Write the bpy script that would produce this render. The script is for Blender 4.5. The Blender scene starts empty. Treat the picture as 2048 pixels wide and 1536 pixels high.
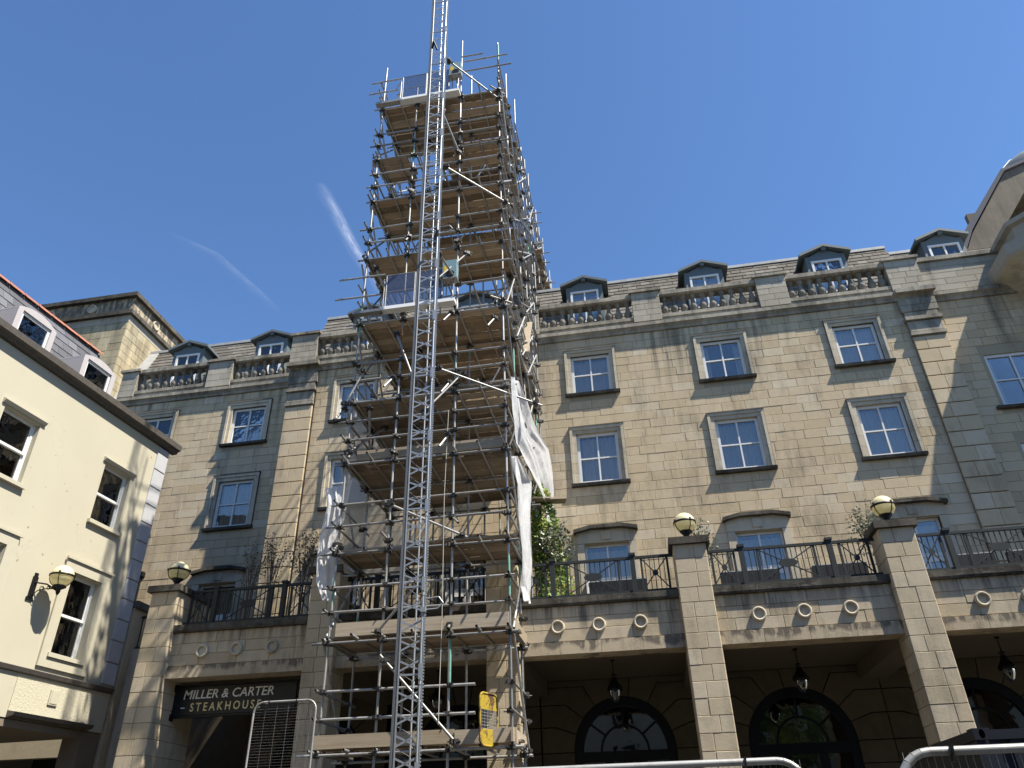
import bpy, math, random
from mathutils import Vector, Matrix, noise
R = random.Random(7)
rad = math.radians
S = bpy.context.scene
COL = S.collection

# ------------------------------------------------------------------ camera
CAM_H, FOCAL, PITCH, ROLL, YAW = 1.6, 1501.65, rad(31.589), rad(-1.522), rad(9.2935)
cp, sp, cr, sr, cy, sy = (math.cos(PITCH), math.sin(PITCH), math.cos(ROLL), math.sin(ROLL), math.cos(YAW), math.sin(YAW))
def yawed(v): return Vector((cy*v[0] - sy*v[1], sy*v[0] + cy*v[1], v[2]))
right0, up0, fwd = Vector((1, 0, 0)), Vector((0, -sp, cp)), yawed((0, cp, sp))
CR, CU = yawed(right0*cr + up0*sr), yawed(up0*cr - right0*sr)
camd = bpy.data.cameras.new('camera')
cam = bpy.data.objects.new('camera', camd); COL.objects.link(cam)
cam.matrix_world = Matrix(((CR.x, CU.x, -fwd.x, 0), (CR.y, CU.y, -fwd.y, 0), (CR.z, CU.z, -fwd.z, CAM_H), (0, 0, 0, 1)))
camd.sensor_width = 36; camd.lens = FOCAL/2048*36; camd.clip_start = .1; camd.clip_end = 20000
S.camera = cam

# ------------------------------------------------------------------ sky, sun, exposure
SUN = Vector((.50, -.182, .845)).normalized()
W = bpy.data.worlds.new("World"); S.world = W; W.use_nodes = True
nt = W.node_tree; nt.nodes.clear()
sky = nt.nodes.new('ShaderNodeTexSky'); sky.sky_type = 'NISHITA'; sky.sun_disc = False
sky.sun_elevation = math.asin(SUN.z); sky.sun_rotation = math.atan2(SUN.x, SUN.y)
sky.air_density = 1.0; sky.dust_density = .1; sky.ozone_density = 8.0
bg = nt.nodes.new('ShaderNodeBackground'); bg.inputs[1].default_value = .09
wo = nt.nodes.new('ShaderNodeOutputWorld')
hs = nt.nodes.new('ShaderNodeHueSaturation'); hs.inputs['Saturation'].default_value = 1.03
nt.links.new(sky.outputs[0], hs.inputs['Color']); nt.links.new(hs.outputs[0], bg.inputs[0]); nt.links.new(bg.outputs[0], wo.inputs[0])
sd = bpy.data.lights.new('sun', 'SUN'); sd.energy = 5.0; sd.angle = rad(.53); sd.color = (1, .94, .83)
so = bpy.data.objects.new('sun', sd); COL.objects.link(so)
so.rotation_euler = (-SUN).to_track_quat('-Z', 'Y').to_euler(); so.location = (20, -10, 40)
S.view_settings.view_transform = 'Standard'; S.view_settings.look = 'None'
S.view_settings.exposure = 1.17; S.view_settings.gamma = 1; S.view_settings.use_curve_mapping = False
S.cycles.max_bounces = 6; S.cycles.transparent_max_bounces = 16

# ------------------------------------------------------------------ materials
class NT:
    def __init__(s, name):
        s.m = bpy.data.materials.new(name); s.m.use_nodes = True
        s.t = s.m.node_tree; s.t.nodes.clear()
        s.out = s.t.nodes.new('ShaderNodeOutputMaterial')
    def n(s, typ, props=None, **ins):
        x = s.t.nodes.new('ShaderNode' + typ)
        for k, v in (props or {}).items(): setattr(x, k, v)
        for k, v in ins.items():
            i = x.inputs[int(k[1:])] if k[0] == '_' else x.inputs[k.replace('_', ' ')]
            s.set(i, v)
        return x
    def set(s, i, v):
        if hasattr(v, 'links') or isinstance(v, bpy.types.NodeSocket): s.t.links.new(v, i)
        else: i.default_value = v
    def math(s, op, a, b=0., clamp=False):
        x = s.t.nodes.new('ShaderNodeMath'); x.operation = op; x.use_clamp = clamp
        s.set(x.inputs[0], a); s.set(x.inputs[1], b); return x.outputs[0]
    def mix(s, f, a, b, typ='MIX'):
        x = s.t.nodes.new('ShaderNodeMix'); x.data_type = 'RGBA'; x.blend_type = typ
        s.set(x.inputs[0], f); s.set(x.inputs[6], a); s.set(x.inputs[7], b); return x.outputs[2]
    def ramp(s, f, stops, mode='LINEAR'):
        x = s.t.nodes.new('ShaderNodeValToRGB'); x.color_ramp.interpolation = mode
        e = x.color_ramp.elements
        while len(e) < len(stops): e.new(.5)
        for i, (p, c) in enumerate(stops):
            e[i].position = p; e[i].color = c if len(c) == 4 else (*c, 1)
        s.set(x.inputs[0], f); return x.outputs[0]
    def pos(s): return s.n('NewGeometry').outputs['Position']
    def scale(s, v, sc):
        x = s.n('Mapping'); s.set(x.inputs[0], v); x.inputs['Scale'].default_value = sc; return x.outputs[0]
    def noise(s, v, sc, det=4., rough=.6):
        x = s.n('TexNoise', Scale=sc, Detail=det, Roughness=rough); s.set(x.inputs['Vector'], v); return x.outputs[0]
    def rnd(s):
        g = s.n('NewGeometry').outputs['Random Per Island']; o = s.n('ObjectInfo').outputs['Random']
        return s.math('FRACT', s.math('ADD', g, s.math('MULTIPLY', o, 3.71)))
    def bsdf(s, col, rough=.8, metal=0., bump=None, bstr=.3, bdist=.02, spec=.3, **kw):
        b = s.n('BsdfPrincipled')
        s.set(b.inputs['Base Color'], col); s.set(b.inputs['Roughness'], rough); s.set(b.inputs['Metallic'], metal)
        s.set(b.inputs['Specular IOR Level'], spec)
        for k, v in kw.items(): s.set(b.inputs[k.replace('_', ' ')], v)
        if bump is not None:
            q = s.n('Bump', Strength=bstr, Distance=bdist); s.set(q.inputs['Height'], bump)
            s.t.links.new(q.outputs[0], b.inputs['Normal'])
        s.t.links.new(b.outputs[0], s.out.inputs[0]); return b

def c4(c): return (*c, 1)
def stone_mat(name, stops, dirt=.35, thr=.62, streak=.22, dark=(.07, .065, .055), blotch=.25, lichen=None, runs=None):
    t = NT(name); p = t.pos(); r = t.rnd()
    col = t.ramp(r, stops)
    big = t.noise(p, .55, 3.); mid = t.noise(p, 4.5, 5.); fine = t.noise(p, 38., 4., .7)
    col = t.mix(t.math('MULTIPLY', t.math('SUBTRACT', mid, .38, True), blotch*3, True), col, t.mix(.5, col, c4((.30, .24, .15))), 'MIX')
    col = t.mix(t.math('MULTIPLY', fine, .15), col, c4((.20, .17, .12)))
    st = t.noise(t.scale(p, (4.3, 4.3, .75)), 1., 6., .75)
    st2 = t.noise(t.scale(p, (2.2, 2.2, .25)), 1., 3., .5)
    k = t.math('ADD', t.math('MULTIPLY', st, .55), t.math('ADD', t.math('MULTIPLY', big, streak*2), t.math('MULTIPLY', st2, .35)))
    k = t.math('ADD', k, t.math('MULTIPLY', t.math('SUBTRACT', fine, .5), .25))
    k = t.math('MULTIPLY', t.math('SUBTRACT', k, thr), 3.6, True)
    col = t.mix(t.math('MULTIPLY', k, dirt), col, c4(dark))
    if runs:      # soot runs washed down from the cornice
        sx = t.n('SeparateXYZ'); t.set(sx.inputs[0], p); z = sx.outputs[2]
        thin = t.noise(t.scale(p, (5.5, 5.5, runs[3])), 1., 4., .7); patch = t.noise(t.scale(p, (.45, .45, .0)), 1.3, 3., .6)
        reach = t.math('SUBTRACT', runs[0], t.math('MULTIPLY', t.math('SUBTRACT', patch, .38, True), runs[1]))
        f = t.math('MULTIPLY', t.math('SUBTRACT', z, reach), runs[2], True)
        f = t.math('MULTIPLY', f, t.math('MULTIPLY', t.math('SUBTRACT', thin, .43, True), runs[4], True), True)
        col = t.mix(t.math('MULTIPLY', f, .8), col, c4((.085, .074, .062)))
    if lichen:
        l = t.math('MULTIPLY', t.math('SUBTRACT', t.math('ADD', t.math('MULTIPLY', t.noise(t.scale(p, (.35, 1, 1)), 14., 8., .8), .7), t.math('MULTIPLY', t.noise(p, 1.7, 3.), .3)), .52), 9., True)
        col = t.mix(t.math('MULTIPLY', l, .8), col, c4(lichen))
    t.bsdf(col, .9, bump=t.math('ADD', fine, t.math('MULTIPLY', mid, 1.2)), bstr=.35, bdist=.012, spec=.15)
    return t.m
M = {}
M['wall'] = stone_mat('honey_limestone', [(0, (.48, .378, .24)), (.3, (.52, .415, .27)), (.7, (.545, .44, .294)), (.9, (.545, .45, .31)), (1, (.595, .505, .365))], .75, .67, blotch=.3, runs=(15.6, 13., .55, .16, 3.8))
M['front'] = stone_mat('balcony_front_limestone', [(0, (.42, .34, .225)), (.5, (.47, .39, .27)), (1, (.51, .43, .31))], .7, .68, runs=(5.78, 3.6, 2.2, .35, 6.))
M['wallgrey'] = stone_mat('grey_limestone', [(0, (.33, .295, .235)), (.5, (.37, .335, .27)), (1, (.43, .39, .32))], .7, .68)
M['mortar'] = stone_mat('lime_mortar', [(0, (.35, .29, .20)), (1, (.39, .325, .225))], .5, .70)
M['pillar'] = stone_mat('pillar_limestone', [(0, (.44, .365, .25)), (.5, (.48, .402, .28)), (1, (.515, .437, .32))], .7, .67)
M['trim'] = stone_mat('weathered_trim_stone', [(0, (.34, .305, .24)), (1, (.43, .39, .315))], .9, .57, dark=(.045, .042, .036))
M['baluster'] = stone_mat('dirty_baluster_stone', [(0, (.22, .20, .165)), (1, (.30, .275, .23))], .85, .56, dark=(.04, .038, .033))
M['gable'] = stone_mat('shade_toned_gable_stone', [(0, (.15, .13, .105)), (1, (.20, .175, .14))], .8, .58)  # the gable's shade is mixed into this base colour; the streaks are weathering
M['edge'] = stone_mat('sooty_moulding_stone', [(0, (.15, .135, .11)), (1, (.22, .20, .165))], .85, .55, dark=(.03, .028, .025))
M['surround'] = stone_mat('window_surround_stone', [(0, (.46, .40, .30)), (1, (.54, .48, .37))], .85, .66, dark=(.05, .046, .04))
M['dirty'] = stone_mat('lichened_ledge_stone', [(0, (.085, .077, .064)), (1, (.12, .11, .092))], .85, .50, dark=(.018, .017, .015), lichen=(.16, .15, .125))
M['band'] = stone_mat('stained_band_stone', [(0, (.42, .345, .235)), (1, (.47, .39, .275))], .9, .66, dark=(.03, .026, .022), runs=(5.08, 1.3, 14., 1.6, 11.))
M['dark_arcade'] = stone_mat('shade_toned_arcade_stone', [(0, (.09, .072, .05)), (1, (.115, .093, .066))], .5, .68)  # limestone toned down, part of the arcade's shade is in this colour
M['slate'] = stone_mat('weathered_roof_slate', [(0, (.085, .077, .066)), (.5, (.115, .105, .092)), (1, (.16, .15, .133))], .6, .68, dark=(.07, .065, .06), blotch=.08)
M['blueslate'] = stone_mat('blue_roof_slate', [(0, (.085, .09, .105)), (1, (.15, .155, .18))], .4, .7, blotch=.05)
M['tower'] = stone_mat('tower_limestone', [(0, (.40, .33, .20)), (.5, (.47, .395, .25)), (1, (.52, .45, .30))], .8, .60, blotch=.5)

def simple(name, col, rough=.6, metal=0., nz=0., sc=10., spec=.3, bstr=.2, var=0.):
    t = NT(name); p = t.pos(); f = t.noise(p, sc, 5.)
    c = c4(col)
    if nz: c = t.mix(t.math('MULTIPLY', t.math('SUBTRACT', f, .35, True), nz*2.5, True), c, c4([x*.45 for x in col]))
    if var: c = t.mix(t.math('MULTIPLY', t.rnd(), var), c, c4([x*.5 for x in col]))
    t.bsdf(c, rough, metal, f if bstr else None, bstr, .006, spec)
    return t.m
M['white'] = simple('white_upvc', (.66, .66, .64), .35, 0, .05, 6)
M['frame_w'] = simple('white_painted_timber', (.82, .82, .80), .4, 0, .06, 8)
M['navy'] = simple('dark_navy_paint', (.004, .006, .011), .5, 0, 0, 5)
M['railing'] = simple('dark_grey_iron', (.022, .027, .027), .6, .05, .25, 14)
M['black'] = simple('black_iron', (.012, .012, .013), .45, .3, .1, 14)
M['dormer'] = simple('blue_grey_lead_cladding', (.115, .14, .15), .6, 0, .15, 5)
M['lead'] = simple('lead_flashing', (.42, .42, .40), .6, .1, .5, 5)
M['curtain'] = simple('pale_curtain', (.72, .64, .52), .9, 0, .1, 4)
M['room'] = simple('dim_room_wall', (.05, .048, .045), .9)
M['sign'] = simple('black_signboard', (.010, .011, .014), .4, 0, 0, 4)
M['letterw'] = simple('white_sign_lettering', (.75, .74, .70), .5, 0, 0, 4, bstr=0)
M['letterg'] = simple('gold_sign_lettering', (.58, .49, .27), .4, .2, 0, 4, bstr=0)
M['gatemesh'] = None
M['galv'] = None
M['rattan'] = simple('black_rattan', (.012, .013, .016), .6, 0, .2, 30)
M['cushion'] = simple('grey_cushion', (.40, .41, .40), .9, 0, .1, 12)
M['bark'] = simple('grey_bark', (.16, .14, .11), .9, 0, .5, 20)
M['terracotta'] = simple('orange_ridge_clay', (.36, .15, .10), .8, 0, .4, 7, var=.3)
M['gutter'] = simple('dark_stained_gutter', (.10, .088, .075), .8, 0, .6, 9)
M['asphalt'] = simple('asphalt', (.05, .05, .05), .9, 0, .4, 6)
M['paving'] = stone_mat('paving_stone', [(0, (.055, .053, .05)), (1, (.075, .072, .066))], .4, .7)
M['rope'] = simple('pale_rope', (.4, .38, .33), .9)
M['ladder'] = simple('aluminium', (.5, .52, .53), .4, .7, .2, 12)
M['boxblue'] = simple('pale_teal_steel_box', (.20, .31, .33), .5, .1, .3, 8)
M['labely'] = simple('yellow_label', (.62, .42, .05), .6)

def galv():
    t = NT('galvanised_steel'); p = t.pos(); r = t.rnd()
    col = t.ramp(r, [(0, (.22, .22, .21)), (.5, (.31, .31, .30)), (.85, (.38, .38, .365)), (1, (.28, .245, .20))])
    n1 = t.noise(p, 9., 6., .7); n2 = t.noise(p, 60., 3.)
    col = t.mix(t.math('MULTIPLY', t.math('SUBTRACT', n1, .48, True), 3.2, True), col, c4((.20, .17, .135)))
    sp_ = t.math('MULTIPLY', t.math('SUBTRACT', t.noise(p, 17., 4., .8), .62, True), 8., True)
    col = t.mix(sp_, col, c4((.50, .50, .47)))
    t.bsdf(col, .48, .45, n2, .12, .004, .5); return t.m
M['galv'] = galv()
def hoist():
    t = NT('bright_galvanised_mast'); p = t.pos(); n1 = t.noise(p, 11., 5.)
    col = t.mix(t.math('MULTIPLY', n1, .6), c4((.40, .42, .43)), c4((.26, .27, .28)))
    t.bsdf(col, .42, .5, n1, .1, .003, .5); return t.m
M['hoist'] = hoist()
M['chord'] = simple('shade_dark_mast_chord', (.17, .18, .19), .5, .5, .3, 12)  # darker than the other mast steel; this chord's shade is in the colour
M['green'] = simple('green_painted_tube_end', (.16, .36, .27), .6, .1, .5, 12)
M['rust'] = simple('rusty_tube', (.24, .13, .075), .8, .2, .6, 12)
M['coupler'] = simple('coupler_steel', (.075, .072, .068), .55, .5, .5, 25, var=.6)
def wood():
    t = NT('scaffold_board_timber'); p = t.pos(); r = t.rnd()
    col = t.ramp(r, [(0, (.13, .098, .067)), (.3, (.22, .168, .115)), (.6, (.32, .255, .18)), (.85, (.42, .345, .26)), (1, (.26, .175, .115))])
    g = t.noise(t.scale(p, (1.2, 26., 26.)), 1., 6., .7); k = t.noise(p, 5., 4.)
    col = t.mix(t.math('MULTIPLY', t.math('SUBTRACT', g, .4, True), 2.4, True), col, t.mix(.6, col, c4((.07, .045, .028))))
    col = t.mix(t.math('MULTIPLY', t.math('SUBTRACT', k, .55, True), 3., True), col, c4((.40, .36, .29)))
    t.bsdf(col, .85, 0, g, .4, .008, .2); return t.m
M['wood'] = wood()
def toe():
    t = NT('weathered_toe_board_timber'); p = t.pos(); r = t.rnd()
    col = t.ramp(r, [(0, (.28, .225, .155)), (.5, (.34, .28, .20)), (1, (.40, .335, .25))])
    g = t.noise(t.scale(p, (1.5, 30., 30.)), 1., 6., .7)
    col = t.mix(t.math('MULTIPLY', t.math('SUBTRACT', g, .45, True), 2.4, True), col, c4((.20, .15, .10)))
    t.bsdf(col, .85, 0, g, .4, .008, .2); return t.m
M['toe'] = toe()
def render_paint():
    t = NT('cream_painted_render'); p = t.pos()
    a = t.noise(p, .8, 4.); b = t.noise(p, 14., 6., .7); v = t.noise(t.scale(p, (9., 9., .6)), 1., 4.)
    col = t.mix(t.math('MULTIPLY', t.math('SUBTRACT', a, .4, True), 1.4, True), c4((.415, .382, .29)), c4((.46, .428, .325)))
    col = t.mix(t.math('MULTIPLY', t.math('SUBTRACT', v, .62, True), 2.2, True), col, c4((.44, .39, .28)))
    vo = t.n('TexVoronoi', {'feature': 'DISTANCE_TO_EDGE'}, Scale=.42); wv = t.n('VectorMath', {'operation': 'ADD'}); nz = t.n('TexNoise', Scale=1.6, Detail=6.); t.set(nz.inputs['Vector'], p)
    t.set(wv.inputs[0], p); t.set(wv.inputs[1], nz.outputs['Color']); t.set(vo.inputs['Vector'], wv.outputs[0])
    ck = t.math('SUBTRACT', 1., t.math('MULTIPLY', vo.outputs['Distance'], 130.), True)
    col = t.mix(t.math('MULTIPLY', ck, t.math('MULTIPLY', t.math('SUBTRACT', a, .45, True), 2.2, True)), col, c4((.33, .29, .21)))
    sp_ = t.math('MULTIPLY', t.math('SUBTRACT', t.noise(p, 9., 2., .4), .745, True), 30., True)
    col = t.mix(sp_, col, c4((.20, .17, .13)))
    t.bsdf(col, .8, 0, b, .25, .006, .2); return t.m
M['cream'] = render_paint()
def rough_paint():
    t = NT('rough_cast_cream_panel'); p = t.pos(); b = t.noise(p, 26., 5., .8)
    k = t.math('MULTIPLY', t.math('SUBTRACT', b, .58, True), 3.5, True)
    t.bsdf(t.mix(k, c4((.52, .48, .36)), c4((.27, .235, .16))), .9, 0, b, .8, .03, .2); return t.m
M['roughcream'] = rough_paint()
M['creamtrim'] = simple('cream_gloss_trim', (.435, .403, .308), .6, 0, .12, 7)
M['quoin'] = simple('pale_painted_quoin', (.42, .42, .43), .7, 0, .15, 5, var=.12)
M['dormerwhite'] = simple('pale_dormer_render', (.40, .375, .375), .8, 0, .08, 5)
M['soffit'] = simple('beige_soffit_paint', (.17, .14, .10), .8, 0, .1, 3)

def glass(name, tint=(.55, .62, .68), refl=.10, rough=.02, ior=1.55):
    t = NT(name)
    tr = t.n('BsdfTransparent'); tr.inputs[0].default_value = c4(tint)
    gl = t.n('BsdfGlossy'); gl.inputs['Roughness'].default_value = rough; gl.inputs[0].default_value = (1, 1, 1, 1)
    wob = t.noise(t.pos(), 2.5, 2.); bp = t.n('Bump', Strength=.06, Distance=.05); t.t.links.new(wob, bp.inputs['Height'])
    t.t.links.new(bp.outputs[0], gl.inputs['Normal'])
    fr = t.n('Fresnel', IOR=ior); f = t.math('ADD', fr.outputs[0], refl, True)
    mx = t.n('MixShader'); t.t.links.new(f, mx.inputs[0]); t.t.links.new(tr.outputs[0], mx.inputs[1]); t.t.links.new(gl.outputs[0], mx.inputs[2])
    t.t.links.new(mx.outputs[0], t.out.inputs[0]); return t.m
M['glass'] = glass('window_glass', (.86, .85, .83), .06)
M['dkglass'] = glass('dark_sash_glass', (.35, .38, .38), .06)
M['shopglass'] = glass('shopfront_glass', (.45, .48, .50), .10)
def translucent(name, col, tr, opacity, weave=0., crease=False):
    t = NT(name); p = t.pos(); n1 = t.noise(p, 3., 4.)
    d = t.n('BsdfDiffuse'); q = t.n('BsdfTranslucent'); x = t.n('BsdfTransparent'); g = t.n('BsdfGlossy')
    c = t.mix(t.math('MULTIPLY', n1, .35), c4(col), c4([v*.72 for v in col]))
    t.set(d.inputs[0], c); t.set(q.inputs[0], c); g.inputs['Roughness'].default_value = .35; g.inputs[0].default_value = (.8, .8, .8, 1)
    if crease:
        bp = t.n('Bump', Strength=.9, Distance=.05); t.set(bp.inputs['Height'], t.noise(t.scale(p, (1, 1.6, .7)), 5., 7., .62))
        for s_ in (d, q, g): t.t.links.new(bp.outputs[0], s_.inputs['Normal'])
    m1 = t.n('MixShader'); m1.inputs[0].default_value = tr; t.t.links.new(d.outputs[0], m1.inputs[1]); t.t.links.new(q.outputs[0], m1.inputs[2])
    m0 = t.n('MixShader'); m0.inputs[0].default_value = .06; t.t.links.new(m1.outputs[0], m0.inputs[1]); t.t.links.new(g.outputs[0], m0.inputs[2])
    m2 = t.n('MixShader'); t.t.links.new(x.outputs[0], m2.inputs[1]); t.t.links.new(m0.outputs[0], m2.inputs[2])
    o = opacity
    if weave:
        o = t.math('ADD', opacity, t.math('MULTIPLY', t.math('SUBTRACT', t.noise(t.scale(p, (1, 1, 9)), 7., 4.), .5), weave), True)
    t.set(m2.inputs[0], o); t.t.links.new(m2.outputs[0], t.out.inputs[0]); return t.m
M['sheet'] = translucent('white_debris_sheeting', (.86, .86, .86), .45, .86, .45, True)
M['netting'] = translucent('thin_grey_debris_netting', (.55, .56, .56), .4, .62, .3)
M['perspex'] = translucent('blue_tinted_gate_mesh', (.10, .14, .25), .3, .5)
M['globe_top'] = translucent('cream_globe_glass', (.85, .78, .52), .35, .96)
M['globe_low'] = translucent('pale_yellow_globe_glass', (.80, .74, .44), .5, .72)
def gate_yellow():
    t = NT('worn_yellow_paint'); p = t.pos(); n1 = t.noise(p, 6., 6., .65)
    k = t.math('MULTIPLY', t.math('SUBTRACT', n1, .50), 14., True)
    t.bsdf(t.mix(k, c4((.33, .235, .025)), c4((.09, .045, .027))), .6, 0, n1, .2, .004); return t.m
M['yellow'] = gate_yellow()
def leafmat(name, stops, tr=.25):
    t = NT(name); r = t.rnd(); col = t.ramp(r, stops)
    d = t.n('BsdfDiffuse'); q = t.n('BsdfTranslucent'); g = t.n('BsdfGlossy'); g.inputs['Roughness'].default_value = .4
    t.set(d.inputs[0], col); t.set(q.inputs[0], col)
    m1 = t.n('MixShader'); m1.inputs[0].default_value = tr; t.t.links.new(d.outputs[0], m1.inputs[1]); t.t.links.new(q.outputs[0], m1.inputs[2])
    m0 = t.n('MixShader'); m0.inputs[0].default_value = .06; t.t.links.new(m1.outputs[0], m0.inputs[1]); t.t.links.new(g.outputs[0], m0.inputs[2])
    t.t.links.new(m0.outputs[0], t.out.inputs[0]); return t.m
M['ivy'] = leafmat('climber_leaves', [(0, (.08, .15, .02)), (.5, (.19, .29, .045)), (.85, (.30, .40, .07)), (.95, (.38, .34, .06)), (1, (.32, .13, .05))], .35)
M['olive'] = leafmat('olive_leaves', [(0, (.045, .05, .028)), (.5, (.08, .088, .05)), (1, (.15, .16, .10))])
M['dry'] = leafmat('dry_olive_leaves', [(0, (.10, .09, .06)), (1, (.19, .175, .13))])
M['tree'] = leafmat('tree_leaves', [(0, (.03, .06, .015)), (1, (.08, .12, .03))])
M['container'] = simple('dark_navy_container_paint', (.008, .011, .018), .5, .1, .2, 6)

# ------------------------------------------------------------------ mesh helpers
def norigin(p):
    o = Vector((0, 0, 0))
    while p: o = o + p.location; p = p.parent
    return o
class MB:
    def __init__(s): s.v = []; s.f = []; s.sm = []; s.mi = []
    def add(s, vs, fs, smooth=False, mi=0):
        b = len(s.v); s.v += [tuple(x) for x in vs]
        for f in fs: s.f.append(tuple(i + b for i in f)); s.sm.append(smooth); s.mi.append(mi)
        return s
    def box(s, x0, x1, y0, y1, z0, z1, mi=0):
        return s.add([(x0, y0, z0), (x1, y0, z0), (x1, y1, z0), (x0, y1, z0), (x0, y0, z1), (x1, y0, z1), (x1, y1, z1), (x0, y1, z1)],
                     [(0, 3, 2, 1), (4, 5, 6, 7), (0, 1, 5, 4), (1, 2, 6, 5), (2, 3, 7, 6), (3, 0, 4, 7)], mi=mi)
    def cbox(s, c, d, mi=0): return s.box(c[0]-d[0]/2, c[0]+d[0]/2, c[1]-d[1]/2, c[1]+d[1]/2, c[2]-d[2]/2, c[2]+d[2]/2, mi)
    def tube(s, p, q, r, n=8, r2=None, caps=True, mi=0):
        p, q = Vector(p), Vector(q); d = (q - p).normalized()
        a = d.orthogonal().normalized(); b = d.cross(a); r2 = r if r2 is None else r2
        vs = []
        for i in range(n):
            t = 2*math.pi*i/n; o = a*math.cos(t) + b*math.sin(t)
            vs += [p + o*r, q + o*r2]
        s.add(vs, [(2*i, 2*((i+1) % n), 2*((i+1) % n)+1, 2*i+1) for i in range(n)], True, mi)
        if caps:
            s.add(vs, [], False)
            k = len(s.v) - 2*n
            s.f += [tuple(k+2*i for i in reversed(range(n))), tuple(k+2*i+1 for i in range(n))]; s.sm += [False]*2; s.mi += [mi]*2
        return s
    def path(s, pts, r, n=8, mi=0):
        for a, b in zip(pts[:-1], pts[1:]): s.tube(a, b, r, n, mi=mi)
        return s
    def bar(s, p, q, w, h, up=(0, 0, 1), mi=0):
        p, q = Vector(p), Vector(q); d = (q-p).normalized(); u = Vector(up)
        if abs(d.dot(u)) > .95: u = Vector((0, 1, 0))
        a = d.cross(u).normalized(); b = a.cross(d)
        vs = [e + a*i*w/2 + b*j*h/2 for e in (p, q) for i, j in ((-1, -1), (1, -1), (1, 1), (-1, 1))]
        return s.add(vs, [(3, 2, 1, 0), (4, 5, 6, 7), (0, 1, 5, 4), (1, 2, 6, 5), (2, 3, 7, 6), (3, 0, 4, 7)], mi=mi)
    def lathe(s, c, prof, n=16, mi=0, smooth=True):
        vs = []
        for r, z in prof:
            for i in range(n):
                t = 2*math.pi*i/n; vs.append((c[0] + r*math.cos(t), c[1] + r*math.sin(t), c[2] + z))
        fs = []
        for k in range(len(prof)-1):
            for i in range(n): fs.append((k*n+i, k*n+(i+1) % n, (k+1)*n+(i+1) % n, (k+1)*n+i))
        s.add(vs, fs, smooth, mi)
        return s
    def ring(s, c, R_, r, axis='y', n=28, m=8, mi=0):
        vs = []
        for i in range(n):
            t = 2*math.pi*i/n
            for j in range(m):
                u = 2*math.pi*j/m; a = R_ + r*math.cos(u); h = r*math.sin(u)
                e = (a*math.cos(t), a*math.sin(t), h)
                vs.append((c[0]+e[0], c[1]+e[2], c[2]+e[1]) if axis == 'y' else (c[0]+e[0], c[1]+e[1], c[2]+e[2]))
        fs = [(i*m+j, ((i+1) % n)*m+j, ((i+1) % n)*m+(j+1) % m, i*m+(j+1) % m) for i in range(n) for j in range(m)]
        return s.add(vs, fs, True, mi)
    def prism(s, poly, y0, y1, mi=0):          # polygon in x,z extruded along y
        n = len(poly)
        vs = [(x, y0, z) for x, z in poly] + [(x, y1, z) for x, z in poly]
        return s.add(vs, [tuple(range(n)), tuple(reversed(range(n, 2*n)))] + [(i, i+n, (i+1) % n+n, (i+1) % n) for i in range(n)], mi=mi)
    def xprism(s, poly, x0, x1, mi=0):         # polygon in y,z extruded along x
        n = len(poly)
        vs = [(x0, y, z) for y, z in poly] + [(x1, y, z) for y, z in poly]
        return s.add(vs, [tuple(reversed(range(n))), tuple(range(n, 2*n))] + [(i, (i+1) % n, (i+1) % n+n, i+n) for i in range(n)], mi=mi)
    def mesh(s, name, mats, o=Vector((0, 0, 0))):
        me = bpy.data.meshes.new(name)
        me.from_pydata([(v[0]-o[0], v[1]-o[1], v[2]-o[2]) for v in s.v], [], s.f)
        for m in (mats if isinstance(mats, (list, tuple)) else [mats]): me.materials.append(m)
        me.polygons.foreach_set('use_smooth', s.sm); me.polygons.foreach_set('material_index', s.mi)
        me.update(); return me
    def build(s, name, mats, parent=None, loc=None, local=False, **kw):
        """link as ONE object; vertices are in world space unless local"""
        if loc is None: loc = Vector((0, 0, 0))
        loc = Vector(loc)
        o = Vector((0, 0, 0)) if local else (norigin(parent) + loc)
        ob = bpy.data.objects.new(name, s.mesh(name, mats, o)); COL.objects.link(ob)
        ob.parent = parent; ob.location = loc
        return tag(reg(ob), **kw)
def tag(o, label=None, cat=None, group=None, kind=None):
    for k, v in (('label', label), ('category', cat), ('group', group), ('kind', kind)):
        if v: o[k] = v
    return o
KIDS = {}
def reg(o):
    if o.parent: KIDS.setdefault(o.parent.name, []).append(o)
    return o
def empty(name, loc=(0, 0, 0), label=None, cat=None, group=None, rz=0., parent=None):
    o = bpy.data.objects.new(name, None); COL.objects.link(o); o.location = loc; o.rotation_euler = (0, 0, rz)
    o.empty_display_size = .3; o.parent = parent; reg(o)
    return tag(o, label, cat, group)
def inst(name, me, parent, loc=(0, 0, 0), rot=None, scale=None, **kw):
    o = bpy.data.objects.new(name, me); COL.objects.link(o); o.parent = parent; o.location = loc; reg(o)
    if rot is not None:
        o.rotation_mode = 'QUATERNION'; o.rotation_quaternion = rot
    if scale is not None: o.scale = scale
    return tag(o, **kw)
def copy_tree(o, parent=None, loc=None):
    c = o.copy(); COL.objects.link(c); c.parent = parent; reg(c)
    if loc is not None: c.location = loc
    for ch in KIDS.get(o.name, []): copy_tree(ch, c)
    return c
def in_view(p):
    d = Vector(p) - Vector((0, 0, CAM_H)); z = d.dot(fwd)
    if z < .5: return 0.
    x, y = d.dot(CR)/z*FOCAL, d.dot(CU)/z*FOCAL
    return 1/(d.length**2) if abs(x) < 1040 and abs(y) < 785 else 1e-5/(d.length**2)

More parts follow.
